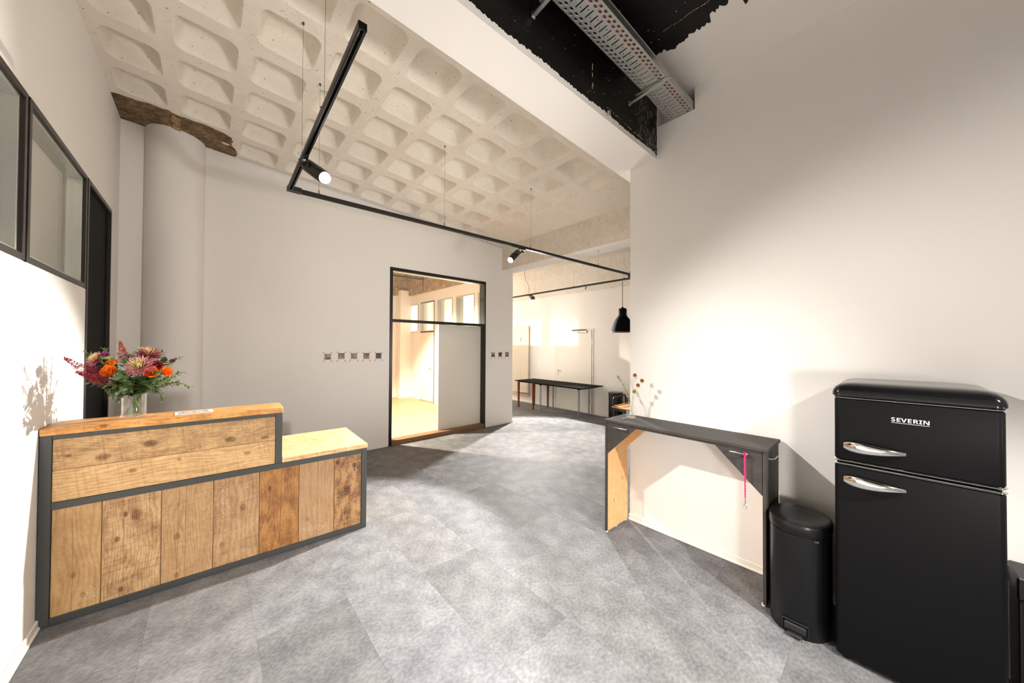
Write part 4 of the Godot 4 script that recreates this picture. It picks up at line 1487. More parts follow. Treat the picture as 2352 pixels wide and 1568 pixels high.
func build_bar_table() -> void:
	var t := thing("bar_table", "narrow black stained wooden bar table with cut-off corners against the right wall", "table", V(2.92, 0, 1.17))
	var s := new_st()
	box(s, V(2.722, 1.010, 0.555), V(3.10, 1.030, 1.785), 0.002)
	# grain runs along d, so turn the print by building it lying along x
	s = new_st()
	var turn := Transform3D(Basis(Vector3(0, 0, -1), Vector3(0, 1, 0), Vector3(1, 0, 0)), V(2.722, 1.010, 0.555))
	box(s, Vector3(0, 0, 0), Vector3(1.23, 0.020, 0.378), 0.002, turn)
	obj("tabletop", s, mats.dark_pine, t)
	# side boards: black outside, raw pine inside
	for e in 2:
		var o0: float = [1.759, 0.566][e]
		var o1: float = [1.778, 0.585][e]
		var i0: float = [1.756, 0.585][e]
		var i1: float = [1.759, 0.588][e]
		var up := Transform3D(Basis(Vector3(0, 1, 0), Vector3(1, 0, 0), Vector3(0, 0, -1)), V(2.735, 0.012, o0))
		s = new_st()
		box(s, Vector3(0, 0, 0), Vector3(0.998, 0.36, o1 - o0), 0.0015, up)
		obj("side_board", s, mats.dark_pine, t)
		up.origin = V(2.752, 0.012, i0)
		s = new_st()
		box(s, Vector3(0, 0, 0), Vector3(0.998, 0.343, i1 - i0), 0.0, up)
		obj("side_lining", s, mats.raw_pine, t)
		for x in [2.75, 2.9, 3.07]:
			s = new_st()
			lathe(s, [[0.011, 0.0], [0.011, 0.012]], V(x, 0.0, (i0 + o1) * 0.5), 10)
			obj("foot", s, mats.white_plastic, t)
	# corner plates, front (black) and back (pine inside)
	for e in 2:
		var d0: float = [1.756, 0.588][e]
		var sg: float = [-1.0, 1.0][e]
		var poly := [Vector2(d0, 1.010), Vector2(d0 + sg * 0.292, 1.010), Vector2(d0 + sg * 0.292, 1.004), Vector2(d0, 0.718)]
		s = new_st()
		plate(s, poly, func(p: Vector2, k: int) -> Vector3: return V(2.737 + 0.012 * k, p.y, p.x))
		obj("corner_plate", s, mats.dark_pine, t)
		s = new_st()
		plate(s, poly, func(p: Vector2, k: int) -> Vector3: return V(2.749 + 0.004 * k, p.y, p.x))
		obj("corner_lining", s, mats.raw_pine, t)
		s = new_st()
		plate(s, poly, func(p: Vector2, k: int) -> Vector3: return V(3.070 + 0.018 * k, p.y, p.x))
		obj("corner_plate", s, mats.raw_pine, t)
	s = new_st()
	box(s, V(2.735, 0.992, 0.588), V(2.75, 1.0095, 1.756), 0.001)
	obj("front_rail", s, mats.dark_pine, t)
	for r in [[V(2.737, 0.976, 1.676), V(2.737, 0.976, 1.556), V(-0.03, 0, 0)], [V(2.737, 0.977, 0.772), V(2.737, 0.977, 0.662), V(-0.03, 0, 0)], [V(2.80, 0.955, 0.566), V(2.92, 0.955, 0.566), V(0, 0, -0.03)]]:
		s = new_st()
		d_handle(s, r[0], r[1], r[2], 0.0052)
		obj("handle", s, mats.brushed, t)
	# pink lanyard with bottle opener
	var y := thing("pink_lanyard", "pink braided lanyard with metal bottle opener hanging from the bar table handle", "lanyard", V(2.705, 0.61, 0.675))
	s = new_st()
	for e in 2:
		var pts := []
		for i in 40:
			var u := i / 39.0
			var w := 0.0038 * (1.0 if u < 0.62 else 0.45)
			var a := u * 46.0 + PI * e
			pts.append(V(2.703 + w * cos(a), lerpf(0.985, 0.688, u), 0.676 + w * sin(a) - 0.002 * u))
		tube(s, pts, 0.0034, 5)
	for a in 3:
		var pts := []
		for i in 13:
			var q := TAU * i / 12.0
			pts.append(V(2.707 + 0.0085 * cos(q), 0.977 + 0.0085 * sin(q), 0.668 + a * 0.007))
		tube(s, pts, 0.0034, 5, false)
	obj("cord", s, mats.pink, y)
	s = new_st()
	bar(s, V(2.703, 0.690, 0.6735), V(2.703, 0.645, 0.6735), 0.007, 0.004, 0.001)
	var ring := []
	for i in 17:
		var q := TAU * i / 16.0
		ring.append(V(2.703, 0.630 + 0.017 * cos(q), 0.6735 + 0.0085 * sin(q)))
	tube(s, ring, 0.0022, 6, false)
	obj("opener", s, mats.brushed, y)
	# carafe with pods and eucalyptus
	var c := V(2.95, 0, 1.640)
	var g := thing("glass_carafe", "small clear glass carafe with dried flower pods on the bar table", "vase", V(2.95, 1.03, 1.640))
	s = new_st()
	var b := V(2.95, 1.0305, 1.640)
	lathe(s, [[0.001, 0.003], [0.038, 0.003], [0.043, 0.008], [0.044, 0.03], [0.041, 0.06], [0.034, 0.09], [0.0245, 0.125], [0.0225, 0.15], [0.026, 0.175], [0.0325, 0.195], [0.0315, 0.195], [0.025, 0.175], [0.0212, 0.15], [0.0228, 0.125], [0.032, 0.09], [0.039, 0.06], [0.042, 0.03], [0.040, 0.012], [0.001, 0.009]], b, 28, Vector3.UP, false, false, 60.0)
	obj("glass", s, mats.vase_glass, g)
	s = new_st()
	lathe(s, [[0.037, 0.0], [0.0408, 0.02], [0.0385, 0.045]], b + Vector3(0, 0.012, 0), 24)
	obj("water", s, mats.water, g)
	var names := ["uppermost rosy green seed pod in the glass carafe", "rosy green seed pod leaning right in the glass carafe", "middle rosy green seed pod in the glass carafe", "lowest seed pod in the glass carafe, the greenest"]
	var heads := [V(2.95, 1.429, 1.603), V(2.95, 1.385, 1.532), V(2.94, 1.341, 1.566), V(2.94, 1.281, 1.604)]
	for k in 4:
		var h: Vector3 = heads[k]
		var o := flower_base("seed_pod", names[k], "flower", stem_path(h, V(2.952, 1.20, 1.632 - 0.012 * (k % 2)), V(2.945 + 0.006 * k, 1.045, 1.655 - 0.01 * k)), 0.0014, Color(0.72, 0.72, 0.52))
		pompom(o, h, Vector3(0, 1, 0), 0.021, Color(0.70, 0.30, 0.38) if k < 3 else Color(0.70, 0.62, 0.34), Color(0.66, 0.72, 0.26))
	var tip := V(2.95, 1.408, 1.783)
	var path := stem_path(tip, V(2.952, 1.21, 1.655), V(2.95, 1.05, 1.62))
	var eu := flower_base("eucalyptus_sprig", "grey green eucalyptus sprig leaning left out of the glass carafe", "greenery", path, 0.0018, Color(0.45, 0.46, 0.36))
	leaf_spray(eu, path, 11, 0.034, 0.026, Color(0.52, 0.57, 0.47), 0.1)
	var k := thing("bottle_opener", "small shiny metal bottle opener lying on the bar table near the carafe", "bottle opener", V(2.845, 1.0305, 1.66))
	s = new_st()
	bar(s, V(2.80, 1.0305, 1.664), V(2.855, 1.0305, 1.658), 0.014, 0.004, 0.001)
	obj("grip", s, mats.brushed, k)
	s = new_st()
	ring = []
	for i in 17:
		var q := TAU * i / 16.0
		ring.append(V(2.873 + 0.018 * cos(q), 1.034, 1.656 + 0.012 * sin(q)))
	tube(s, ring, 0.003, 6, false)
	obj("loop", s, mats.brushed, k)


# ---------------------------------------------------------------- refrigerator

func rr_ring(x0: float, x1: float, d0: float, d1: float, r: float, y: float, k := 6) -> PackedVector3Array:
	var out := PackedVector3Array()
	for p in round_rect((x0 + x1) * 0.5, (d0 + d1) * 0.5, (x1 - x0) * 0.5, (d1 - d0) * 0.5, r, k):
		out.append(V(p.x, y, p.y))
	return out


func fridge_door(s: SurfaceTool, y0: float, y1: float) -> void:
	var rings := []
	for q in [[0.006, y0], [0.001, y0 + 0.003], [0.0, y0 + 0.008], [0.0, y1 - 0.008], [0.001, y1 - 0.003], [0.006, y1]]:
		rings.append(rr_ring(2.604 + q[0], 2.668, -0.323 + q[0], 0.228 - q[0], 0.026, q[1]))
	loft(s, rings)


func build_fridge() -> void:
	var t := thing("refrigerator", "black retro two door refrigerator with chrome trims and handles", "refrigerator", V(2.86, 0, -0.047))
	var s := new_st()
	loft(s, [rr_ring(2.669, 3.085, -0.318, 0.223, 0.01, 0.022), rr_ring(2.669, 3.085, -0.318, 0.223, 0.01, 1.43)])
	obj("body", s, mats.fridge_black, t)
	s = new_st()
	fridge_door(s, 0.022, 1.055)
	var lower := obj("door", s, mats.fridge_black, t)
	s = new_st()
	fridge_door(s, 1.089, 1.419)
	var upper := obj("door", s, mats.fridge_black, t)
	for y in [[1.0555, 1.067], [1.077, 1.0885], [1.4195, 1.4315]]:
		s = new_st()
		var rings := []
		for q in [[0.002, 0.0], [-0.003, 0.25], [-0.0045, 0.5], [-0.003, 0.75], [0.002, 1.0]]:
			rings.append(rr_ring(2.604 + q[0], 2.667, -0.323 + q[0], 0.228 - q[0], 0.026, lerpf(y[0], y[1], q[1])))
		loft(s, rings)
		obj("chrome_trim", s, mats.chrome, t)
	# domed top
	s = new_st()
	var rings := []
	for q in [[0.004, 1.4325], [0.0, 1.436], [0.0, 1.452], [0.004, 1.468], [0.012, 1.482], [0.026, 1.494], [0.044, 1.502], [0.07, 1.506], [0.12, 1.508]]:
		rings.append(rr_ring(2.594 + q[0], 3.085 - q[0] * 0.3, -0.330 + q[0] * 1.0, 0.236 - q[0] * 1.0, 0.035, q[1], 8))
	loft(s, rings)
	obj("top_cap", s, mats.cap_black, t)
	# tapered ribbed handles
	for e in 2:
		var yc: float = [0.986, 1.168][e]
		s = new_st()
		var hr := []
		var n := 18
		for i in n + 1:
			var u := float(i) / n
			var d := lerpf(0.190, -0.033, u)
			var h := 0.004 + 0.0235 * pow(sin(PI * pow(u * 0.93 + 0.02, 0.55)), 0.8)
			var out := 0.008 + 0.034 * sin(PI * clampf(u * 0.9 + 0.06, 0.0, 1.0))
			var thick := 0.006 + 0.007 * sin(PI * u)
			var ring := PackedVector3Array()
			for j in 28:
				var a := TAU * j / 28.0
				var ripple := 1.0 + 0.16 * cos(a * 7.0) * (1.0 if cos(a) < 0.2 else 0.0)
				ring.append(V(2.604 - out + thick * -cos(a) * ripple, yc + h * sin(a), d))
			hr.append(ring)
		loft(s, hr, true, true, true, 60.0)
		for q in [0.165, -0.018]:
			tube(s, [V(2.607, yc, q), V(2.585, yc, q)], 0.007, 10)
		obj("handle", s, mats.chrome, upper if e == 1 else lower)
	# lettering
	var tm := TextMesh.new()
	var f := SystemFont.new()
	f.font_names = PackedStringArray(["Droid Sans"])
	f.font_weight = 700
	tm.font = f
	tm.text = "SEVERIN"
	tm.font_size = 64
	tm.pixel_size = 0.001
	tm.depth = 0.006
	var bb := tm.get_aabb()
	var lm := MeshInstance3D.new()
	lm.name = "lettering"
	lm.mesh = tm
	lm.material_override = mats.chrome
	upper.add_child(lm, true)
	var sx := 0.124 / maxf(bb.size.x, 0.001)
	var sy := 0.0205 / maxf(bb.size.y, 0.001)
	var B := Basis(Vector3(0, 0, sx), Vector3(0, sy, 0), Vector3(-0.5, 0, 0))
	var at := V(2.6025, 1.3355, -0.0465)
	lm.transform = to_root(upper).affine_inverse() * Transform3D(B, at - B * bb.get_center())
	s = new_st()
	box(s, V(2.6015, 1.3185, -0.1085), V(2.606, 1.3205, 0.0155))
	obj("underline", s, mats.chrome, upper)
	for q in [[2.65, 0.19], [2.65, -0.28], [3.04, 0.19], [3.04, -0.28]]:
		s = new_st()
		lathe(s, [[0.02, 0.0], [0.022, 0.004], [0.022, 0.012], [0.012, 0.024]], V(q[0], 0.0, q[1]), 14)
		obj("foot", s, mats.black_plastic, t)
	# black ribbed box in the gap right of it
	var k := thing("ribbed_box", "black box with vertical ribs on the floor beside the refrigerator", "box", V(3.0, 0, -0.62))
	s = new_st()
	box(s, V(2.90, 0.01, -0.86), V(3.10, 0.50, -0.385), 0.004)
	obj("body", s, mats.black_plastic, k)
	s = new_st()
	box(s, V(2.885, 0.505, -0.865), V(3.10, 0.61, -0.38), 0.006)
	obj("lid", s, mats.black_plastic, k)
	for i in 20:
		s = new_st()
		box(s, V(2.892, 0.02, -0.86 + 0.0235 * i), V(2.902, 0.495, -0.848 + 0.0235 * i), 0.002)
		obj("rib", s, mats.black_plastic, k)


# ---------------------------------------------------------------- pedal bins

func oval(c: Vector2, a: float, b: float, y: float, e := 2.3, n := 48) -> PackedVector3Array:
	var out := PackedVector3Array()
	for j in n:
		var q := TAU * j / n
		var x := signf(cos(q)) * pow(absf(cos(q)), 2.0 / e) * a
		var z := signf(sin(q)) * pow(absf(sin(q)), 2.0 / e) * b
		out.append(V(c.x + x, y, c.y + z))
	return out


func make_bin(label: String, c: Vector2, a: float, b: float, h: float) -> Node3D:
	var t := thing("pedal_bin", label, "bin", V(c.x, 0, c.y))
	var s := new_st()
	loft(s, [oval(c, a - 0.004, b - 0.004, 0.0), oval(c, a - 0.003, b - 0.003, 0.012), oval(c, a - 0.001, b - 0.001, 0.016), oval(c, a - 0.001, b - 0.001, h - 0.075)])
	obj("body", s, mats.bin_black, t)
	s = new_st()
	loft(s, [oval(c, a - 0.006, b - 0.006, h - 0.074), oval(c, a - 0.006, b - 0.006, h - 0.068)])
	obj("seam", s, mats.black_plastic, t)
	s = new_st()
	loft(s, [oval(c, a + 0.001, b + 0.001, h - 0.068), oval(c, a + 0.003, b + 0.003, h - 0.064), oval(c, a + 0.003, b + 0.003, h - 0.022), oval(c, a - 0.001, b - 0.001, h - 0.012), oval(c, a - 0.016, b - 0.016, h - 0.004), oval(c, a - 0.06, b - 0.06, h - 0.002), oval(c, a - 0.12, b - 0.12, h)])
	obj("lid", s, mats.bin_black, t)
	# pedal in its frame
	var x := c.x - a
	s = new_st()
	for r in [[-0.062, -0.055, 0.018, 0.085], [0.055, 0.062, 0.018, 0.085], [-0.062, 0.062, 0.080, 0.087]]:
		box(s, V(x - 0.004, r[2], c.y + r[0]), V(x + 0.03, r[3], c.y + r[1]), 0.003)
	obj("pedal_frame", s, mats.black_plastic, t)
	s = new_st()
	box(s, V(x - 0.010, 0.03, c.y - 0.052), V(x + 0.02, 0.072, c.y + 0.052), 0.006)
	box(s, V(x - 0.034, 0.014, c.y - 0.038), V(x + 0.02, 0.028, c.y + 0.038), 0.006)
	obj("pedal", s, pm("pedal_grey", Color(0.11, 0.115, 0.12), 0.4), t)
	return t


func build_bins() -> void:
	var t := make_bin("black oval pedal bin between bar table and refrigerator", Vector2(2.765, 0.40), 0.17, 0.148, 0.665)
	var tm := TextMesh.new()
	var f := SystemFont.new()
	f.font_names = PackedStringArray(["Droid Sans"])
	tm.font = f
	tm.text = "brabantia"
	tm.font_size = 32
	tm.pixel_size = 0.0003
	tm.depth = 0.002
	var lm := MeshInstance3D.new()
	lm.name = "lettering"
	lm.mesh = tm
	lm.material_override = mats.brushed
	t.add_child(lm, true)
	var B := Basis(Vector3(0, 0, 1), Vector3.UP, Vector3(-1, 0, 0)).rotated(Vector3.UP, 0.42)
	lm.transform = to_root(t).affine_inverse() * Transform3D(B, V(2.6205, 0.578, 0.315))
	make_bin("black pedal bin standing behind the chair against the far wall", Vector2(6.88, 4.20), 0.15, 0.15, 0.665)

# ---------------------------------------------------------------- light tracks

func rail(s: SurfaceTool, a: Vector3, b: Vector3) -> void:
	# hollow track, open slot on its underside; a and b run along its bottom
	var x := (b - a).normalized()
	var z := x.cross(Vector3.UP).normalized()
	var L := (b - a).length()
	var xf := Transform3D(Basis(x, Vector3.UP, z), a)
	box(s, Vector3(0, 0.028, -0.018), Vector3(L, 0.034, 0.018), 0.0015, xf)
	for q in [-1.0, 1.0]:
		box(s, Vector3(0, 0.0, q * 0.018), Vector3(L, 0.029, q * 0.0145), 0.001, xf)
		box(s, Vector3(0, 0.0, q * 0.0150), Vector3(L, 0.004, q * 0.0065), 0.001, xf)
		box(s, Vector3(0, 0.014, q * 0.0150), Vector3(L, 0.019, q * 0.0100), 0.001, xf)
	box(s, Vector3(0, 0, -0.018), Vector3(0.004, 0.034, 0.018), 0.001, xf)
	box(s, Vector3(L - 0.004, 0, -0.018), Vector3(L, 0.034, 0.018), 0.001, xf)


func hanger(t: Node3D, p: Vector3, y_top: float) -> void:
	var s := new_st()
	tube(s, [p + Vector3(0, 0.055, 0), Vector3(p.x, y_top, p.z)], 0.0011, 5)
	lathe(s, [[0.008, -0.016], [0.008, 0.0]], Vector3(p.x, y_top, p.z), 8)
	obj("suspension_wire", s, mats.wire, t)
	s = new_st()
	lathe(s, [[0.0065, 0.030], [0.0065, 0.036], [0.0045, 0.038], [0.0035, 0.07], [0.0025, 0.075]], p, 8)
	box(s, p + Vector3(-0.02, 0.033, -0.008), p + Vector3(0.02, 0.038, 0.008), 0.001)
	obj("hanger", s, mats.track_black, t)


func lamp_fixture(bulb: Vector3, dir: Vector3, rail_at: Vector3, label: String, _d: float, along := Vector3.RIGHT) -> Node3D:
	dir = dir.normalized()
	var t := thing("track_spotlight", label, "spotlight", Vector3(rail_at.x, rail_at.y, rail_at.z))
	var s := new_st()
	var x := along.normalized()
	var z := x.cross(Vector3.UP).normalized()
	box(s, Vector3(-0.055, -0.020, -0.015), Vector3(0.055, 0.004, 0.015), 0.003, Transform3D(Basis(x, Vector3.UP, z), rail_at))
	obj("adapter", s, mats.track_black, t)
	s = new_st()
	var j := rail_at + Vector3(0, -0.02, 0)
	lathe(s, [[0.014, 0.0], [0.014, -0.012]], j, 14)
	obj("collar", s, mats.white_plastic, t)
	s = new_st()
	lathe(s, [[0.019, -0.012], [0.019, -0.03], [0.014, -0.034]], j, 14)
	var tail := bulb - dir * 0.24
	var mid := bulb - dir * 0.13
	var side := dir.cross(Vector3.UP).normalized()
	var k := j + Vector3(0, -0.03, 0)
	for q in [-1.0, 1.0]:
		var arm := [k, k + side * q * 0.03 + Vector3(0, -0.008, 0), mid + side * q * 0.050 + Vector3(0, 0.045, 0), mid + side * q * 0.050]
		for i in 3:
			tube(s, [arm[i], arm[i + 1]], 0.006, 6)
	obj("bracket", s, mats.track_black, t)
	s = new_st()
	lathe(s, [[0.030, 0.0], [0.040, 0.004], [0.0445, 0.016], [0.0455, 0.05], [0.0455, 0.235], [0.044, 0.24], [0.040, 0.24], [0.039, 0.225]], tail, 32, dir, true, false, 45.0)
	obj("lamp_body", s, mats.track_black, t)
	s = new_st()
	lathe(s, [[0.0395, -0.006], [0.0395, 0.002], [0.035, 0.014], [0.024, 0.024], [0.008, 0.029]], bulb, 24, dir)
	obj("bulb", s, mats.bulb, t)
	return t


func build_tracks() -> void:
	var t := thing("light_track", "black L shaped light track hanging below the waffle ceiling", "light track", V(0.517, 3.03, 3.5))
	var s := new_st()
	var c := V(0.517, 3.035, 3.50)
	rail(s, V(0.475, 3.035, 1.495), c)
	obj("rail", s, mats.track_black, t)
	s = new_st()
	rail(s, c, V(5.95, 3.035, 3.325))
	obj("rail", s, mats.track_black, t)
	s = new_st()
	box(s, V(0.496, 3.033, 3.46), V(0.60, 3.071, 3.521), 0.002)
	obj("corner_piece", s, mats.track_black, t)
	s = new_st()
	box(s, V(5.9, 3.0, 3.30), V(6.0, 3.072, 3.35), 0.003)
	obj("end_piece", s, mats.track_black, t)
	for q in [V(0.505, 3.035, 2.93), V(0.489, 3.035, 2.2), V(0.74, 3.035, 3.492), V(2.02, 3.035, 3.452), V(3.38, 3.035, 3.408)]:
		hanger(t, q, ceil_y(q.x, -q.z))
	hanger(t, V(4.95, 3.035, 3.357), 3.325)
	hanger(t, V(5.93, 3.035, 3.326), 3.88)
	# small cable loop on the hanger
	s = new_st()
	var loop := []
	for i in 15:
		var a := TAU * i / 14.0
		loop.append(V(0.493 + 0.016 * cos(a), 3.10, 2.90 + 0.022 * sin(a)))
	tube(s, loop, 0.0012, 5, false)
	obj("wire_loop", s, mats.wire, t)
	var r3 := thing("light_track", "straight black light track in the far room above the tables", "light track", V(6.2, 3.02, 5.5))
	s = new_st()
	rail(s, V(6.05, 2.995, 2.2), V(6.33, 3.01, 8.6))
	obj("rail", s, mats.track_black, r3)
	for d in [3.55, 4.83, 6.09, 8.2]:
		hanger(r3, V(6.05 + (d - 2.2) * 0.0437, 2.996, d), 3.88)
	# spotlights
	var warm := Color(1.0, 0.985, 0.965)
	var d1 := Vector3(0.337, -0.568, 0.75)
	lamp_fixture(V(0.60, 2.87, 2.66), d1, V(0.502, 3.035, 2.80), "black track spotlight near the corner of the L shaped track, aimed at the right wall", 0.0, Vector3(0, 0, 1))
	spot("spot_light_one", V(0.60, 2.87, 2.66) + d1 * 0.006, d1, 44.5, 0.65, warm, 8.5)
	var d2 := Vector3(-0.747, -0.647, 0.151)
	lamp_fixture(V(3.16, 2.90, 3.59), d2, V(3.22, 3.035, 3.412), "black track spotlight on the long arm of the track in front of the second beam", 0.0, Vector3(1, 0, 0))
	spot("spot_light_two", V(3.16, 2.90, 3.59) + d2 * 0.006, d2, 33.0, 0.35, warm, 24.0)
	var d3 := Vector3(-0.56, -0.563, 0.608)
	lamp_fixture(V(6.28, 2.855, 6.24), d3, V(6.228, 2.998, 6.28), "small black spotlight on the straight far room track above the tables", 0.0, Vector3(0, 0, 1))
	spot("spot_light_three", V(6.28, 2.855, 6.24) + d3 * 0.006, d3, 46.0, 0.3, warm, 33.0)
	var d4 := Vector3(-0.50, -0.86, -0.12).normalized()  # out of view, placed to light the passage floor
	lamp_fixture(V(5.98, 2.855, 2.50), d4, V(6.065, 2.998, 2.46), "unseen black track spotlight behind the right wall, lighting the passage floor", 0.0, Vector3(0, 0, 1))
	spot("unseen_spot_light", V(5.98, 2.855, 2.50) + d4 * 0.006, d4, 30.0, 0.5, warm, 5.0)
	# added track out of view behind the camera, its spots fill the floor
	var r4 := thing("light_track", "added black light track out of view behind the camera", "light track", V(1.2, 3.03, -1.5))
	s = new_st()
	rail(s, V(-0.5, 3.035, -1.5), V(2.9, 3.035, -1.5))
	obj("rail", s, mats.track_black, r4)
	for x in [-0.3, 1.2, 2.7]:
		hanger(r4, V(x, 3.035, -1.5), ceil_y(x, -1.5))
	for x in [0.4, 1.7]:
		var dd := (Vector3(0.0, -1.0, 0.0) + V(0, 0, 0.55)).normalized()
		var at := V(x, 2.80, -1.5)
		lamp_fixture(at, dd, V(x + 0.02, 3.035, -1.5), "%s added fill spotlight behind the camera aimed at the floor" % ("first" if x < 1.0 else "second"), 0.0, Vector3(1, 0, 0))
		spot("fill_floor_spot", at + dd * 0.006, dd, 42.0, 0.6, warm, 13.0)
	# added fill lamps on stands, all out of view, brightening walls and ceiling
	add_fill_lamp("added fill lamp on a stand with turned up head, hidden behind the right wall", V(4.3, 1.25, 0.2), Vector3(-0.7, 1.5, 0) + V(0, 0, 5.4), 36.0, warm, 3.0)
	add_fill_lamp("added fill lamp on a stand behind the camera, turned towards the right wall", V(-0.45, 1.25, -1.5), Vector3(3.6, -0.55, 0) + V(0, 0, 2.9), 24.0, warm, 5.0)
	add_fill_lamp("added fill lamp on a stand with turned up head behind the camera", V(2.2, 1.25, -1.5), Vector3(-1.8, 1.6, 0) + V(0, 0, 7.0), 33.0, warm, 8.6)
	# loose feed cable down to the far track
	s = new_st()
	tube(s, bez(V(6.2, 3.88, 6.45), V(6.19, 3.5, 6.5), V(6.19, 3.35, 6.38), 6) + bez(V(6.19, 3.35, 6.38), V(6.2, 3.15, 6.22), V(6.24, 3.04, 6.40), 8), 0.004, 6)
	tag(obj("feed_cable", s, mats.black_plastic), "thin black cable hanging from the far ceiling down to the straight track", "cable")
	# pendant lamp on a chain
	var p := thing("pendant_lamp", "black industrial dome pendant lamp on a chain at the edge of the right wall", "pendant lamp", V(6.108, 1.976, 3.58))
	var o := V(6.108, 0, 3.58)
	s = new_st()
	lathe(s, [[0.222, 1.972], [0.224, 1.976], [0.222, 1.984], [0.214, 2.02], [0.200, 2.09], [0.175, 2.16], [0.145, 2.215], [0.110, 2.262], [0.088, 2.285], [0.080, 2.293], [0.080, 2.302]], o, 40, Vector3.UP, false, false)
	lathe(s, [[0.219, 1.9725], [0.211, 2.02], [0.197, 2.09], [0.172, 2.158], [0.142, 2.212], [0.108, 2.258], [0.06, 2.28]], o, 40, Vector3.UP, false, true, 38.0, true)
	var dome := obj("shade", s, mats.table_black, p)
	s = new_st()
	tube(s, circle_pts(o + Vector3(0, 1.974, 0), 0.222, 40), 0.003, 6, false)
	obj("rim", s, mats.brushed, dome)
	s = new_st()
	lathe(s, [[0.080, 2.302], [0.080, 2.305], [0.072, 2.31], [0.072, 2.435], [0.066, 2.443], [0.02, 2.447], [0.02, 2.47]], o, 28)
	obj("neck", s, mats.table_black, p)
	for a in 3:
		s = new_st()
		var q := TAU * a / 3.0 + 0.6
		var dir := Vector3(cos(q), 0, sin(q))
		tube(s, [o + dir * 0.092 + Vector3(0, 2.30, 0), o + dir * 0.086 + Vector3(0, 2.34, 0), o + dir * 0.086 + Vector3(0, 2.43, 0)], 0.004, 6)
		for y in [2.345, 2.40]:
			tube(s, [o + dir * 0.07 + Vector3(0, y, 0), o + dir * 0.092 + Vector3(0, y, 0)], 0.005, 6)
		tube(s, [o + dir * 0.075 + Vector3(0, 2.302, 0), o + dir * 0.106 + Vector3(0, 2.302, 0)], 0.007, 6)
		obj("clip", s, mats.black_plastic, p)
	var y := 2.47
	var e := 0
	while y < 2.975:
		s = new_st()
		var link := []
		for i in 13:
			var q := TAU * i / 12.0
			var w := 0.009 * cos(q)
			link.append(o + Vector3(w if e % 2 == 0 else 0.0, y + 0.017 + 0.018 * sin(q), 0.0 if e % 2 == 0 else w))
		tube(s, link, 0.0028, 5, false)
		obj("chain_link", s, mats.black_plastic, p)
		y += 0.030
		e += 1
	# bright star behind the transom bar, set as a bare bulb in the next room
	var sb := thing("pendant_bulb", "tiny glaring star of light behind the transom bar, set as a bulb beyond the partition window", "lamp", V(5.95, 2.53, 10.38))
	s = new_st()
	lathe(s, [[0.004, -0.04], [0.025, -0.03], [0.034, -0.005], [0.03, 0.015], [0.016, 0.04], [0.014, 0.055]], V(5.95, 2.53, 10.38), 16)
	obj("bulb", s, mats.bulb, sb)
	s = new_st()
	tube(s, [V(5.95, 2.58, 10.38), V(5.95, 3.88, 10.38)], 0.003, 6)
	obj("cord", s, mats.black_plastic, sb)
	var l := OmniLight3D.new()
	l.name = "far_bulb_light"
	light(l, V(5.95, 2.53, 10.38), Color(1.0, 0.95, 0.88), 5.0, 0.03)


func add_fill_lamp(label: String, h: Vector3, dir: Vector3, angle: float, col: Color, energy: float) -> void:  # added fill lamp: stand, glowing head and a soft spot
	dir = dir.normalized()
	var foot := Vector3(h.x, 0, h.z)
	var fl := thing("fill_lamp", label, "floor lamp", foot)
	var s := new_st()
	lathe(s, [[0.15, 0.0], [0.15, 0.02], [0.03, 0.03], [0.014, 0.04], [0.014, h.y - 0.1]], foot, 24)
	obj("stand", s, mats.black_plastic, fl)
	s = new_st()
	lathe(s, [[0.02, -0.22], [0.10, -0.16], [0.17, -0.02], [0.165, -0.02], [0.09, -0.14]], h, 28, dir, true, false)
	obj("shade", s, mats.black_plastic, fl)
	s = new_st()
	lathe(s, [[0.15, -0.06], [0.15, -0.03], [0.10, -0.01], [0.03, 0.0]], h, 24, dir)
	obj("bulb", s, mats.bulb, fl)
	var l := SpotLight3D.new()
	l.name = "fill_lamp_light"
	l.spot_range = 30.0
	l.spot_attenuation = 2.0
	l.spot_angle = angle
	l.spot_angle_attenuation = 0.7
	light(l, h + dir * 0.22, col, energy, 0.2)
	l.basis = Basis.looking_at(dir, Vector3.UP)


func circle_pts(c: Vector3, r: float, n: int) -> Array:
	var out := []
	for i in n + 1:
		var a := TAU * i / n
		out.append(c + Vector3(cos(a), 0, sin(a)) * r)
	return out


# ---------------------------------------------------------------- cable tray

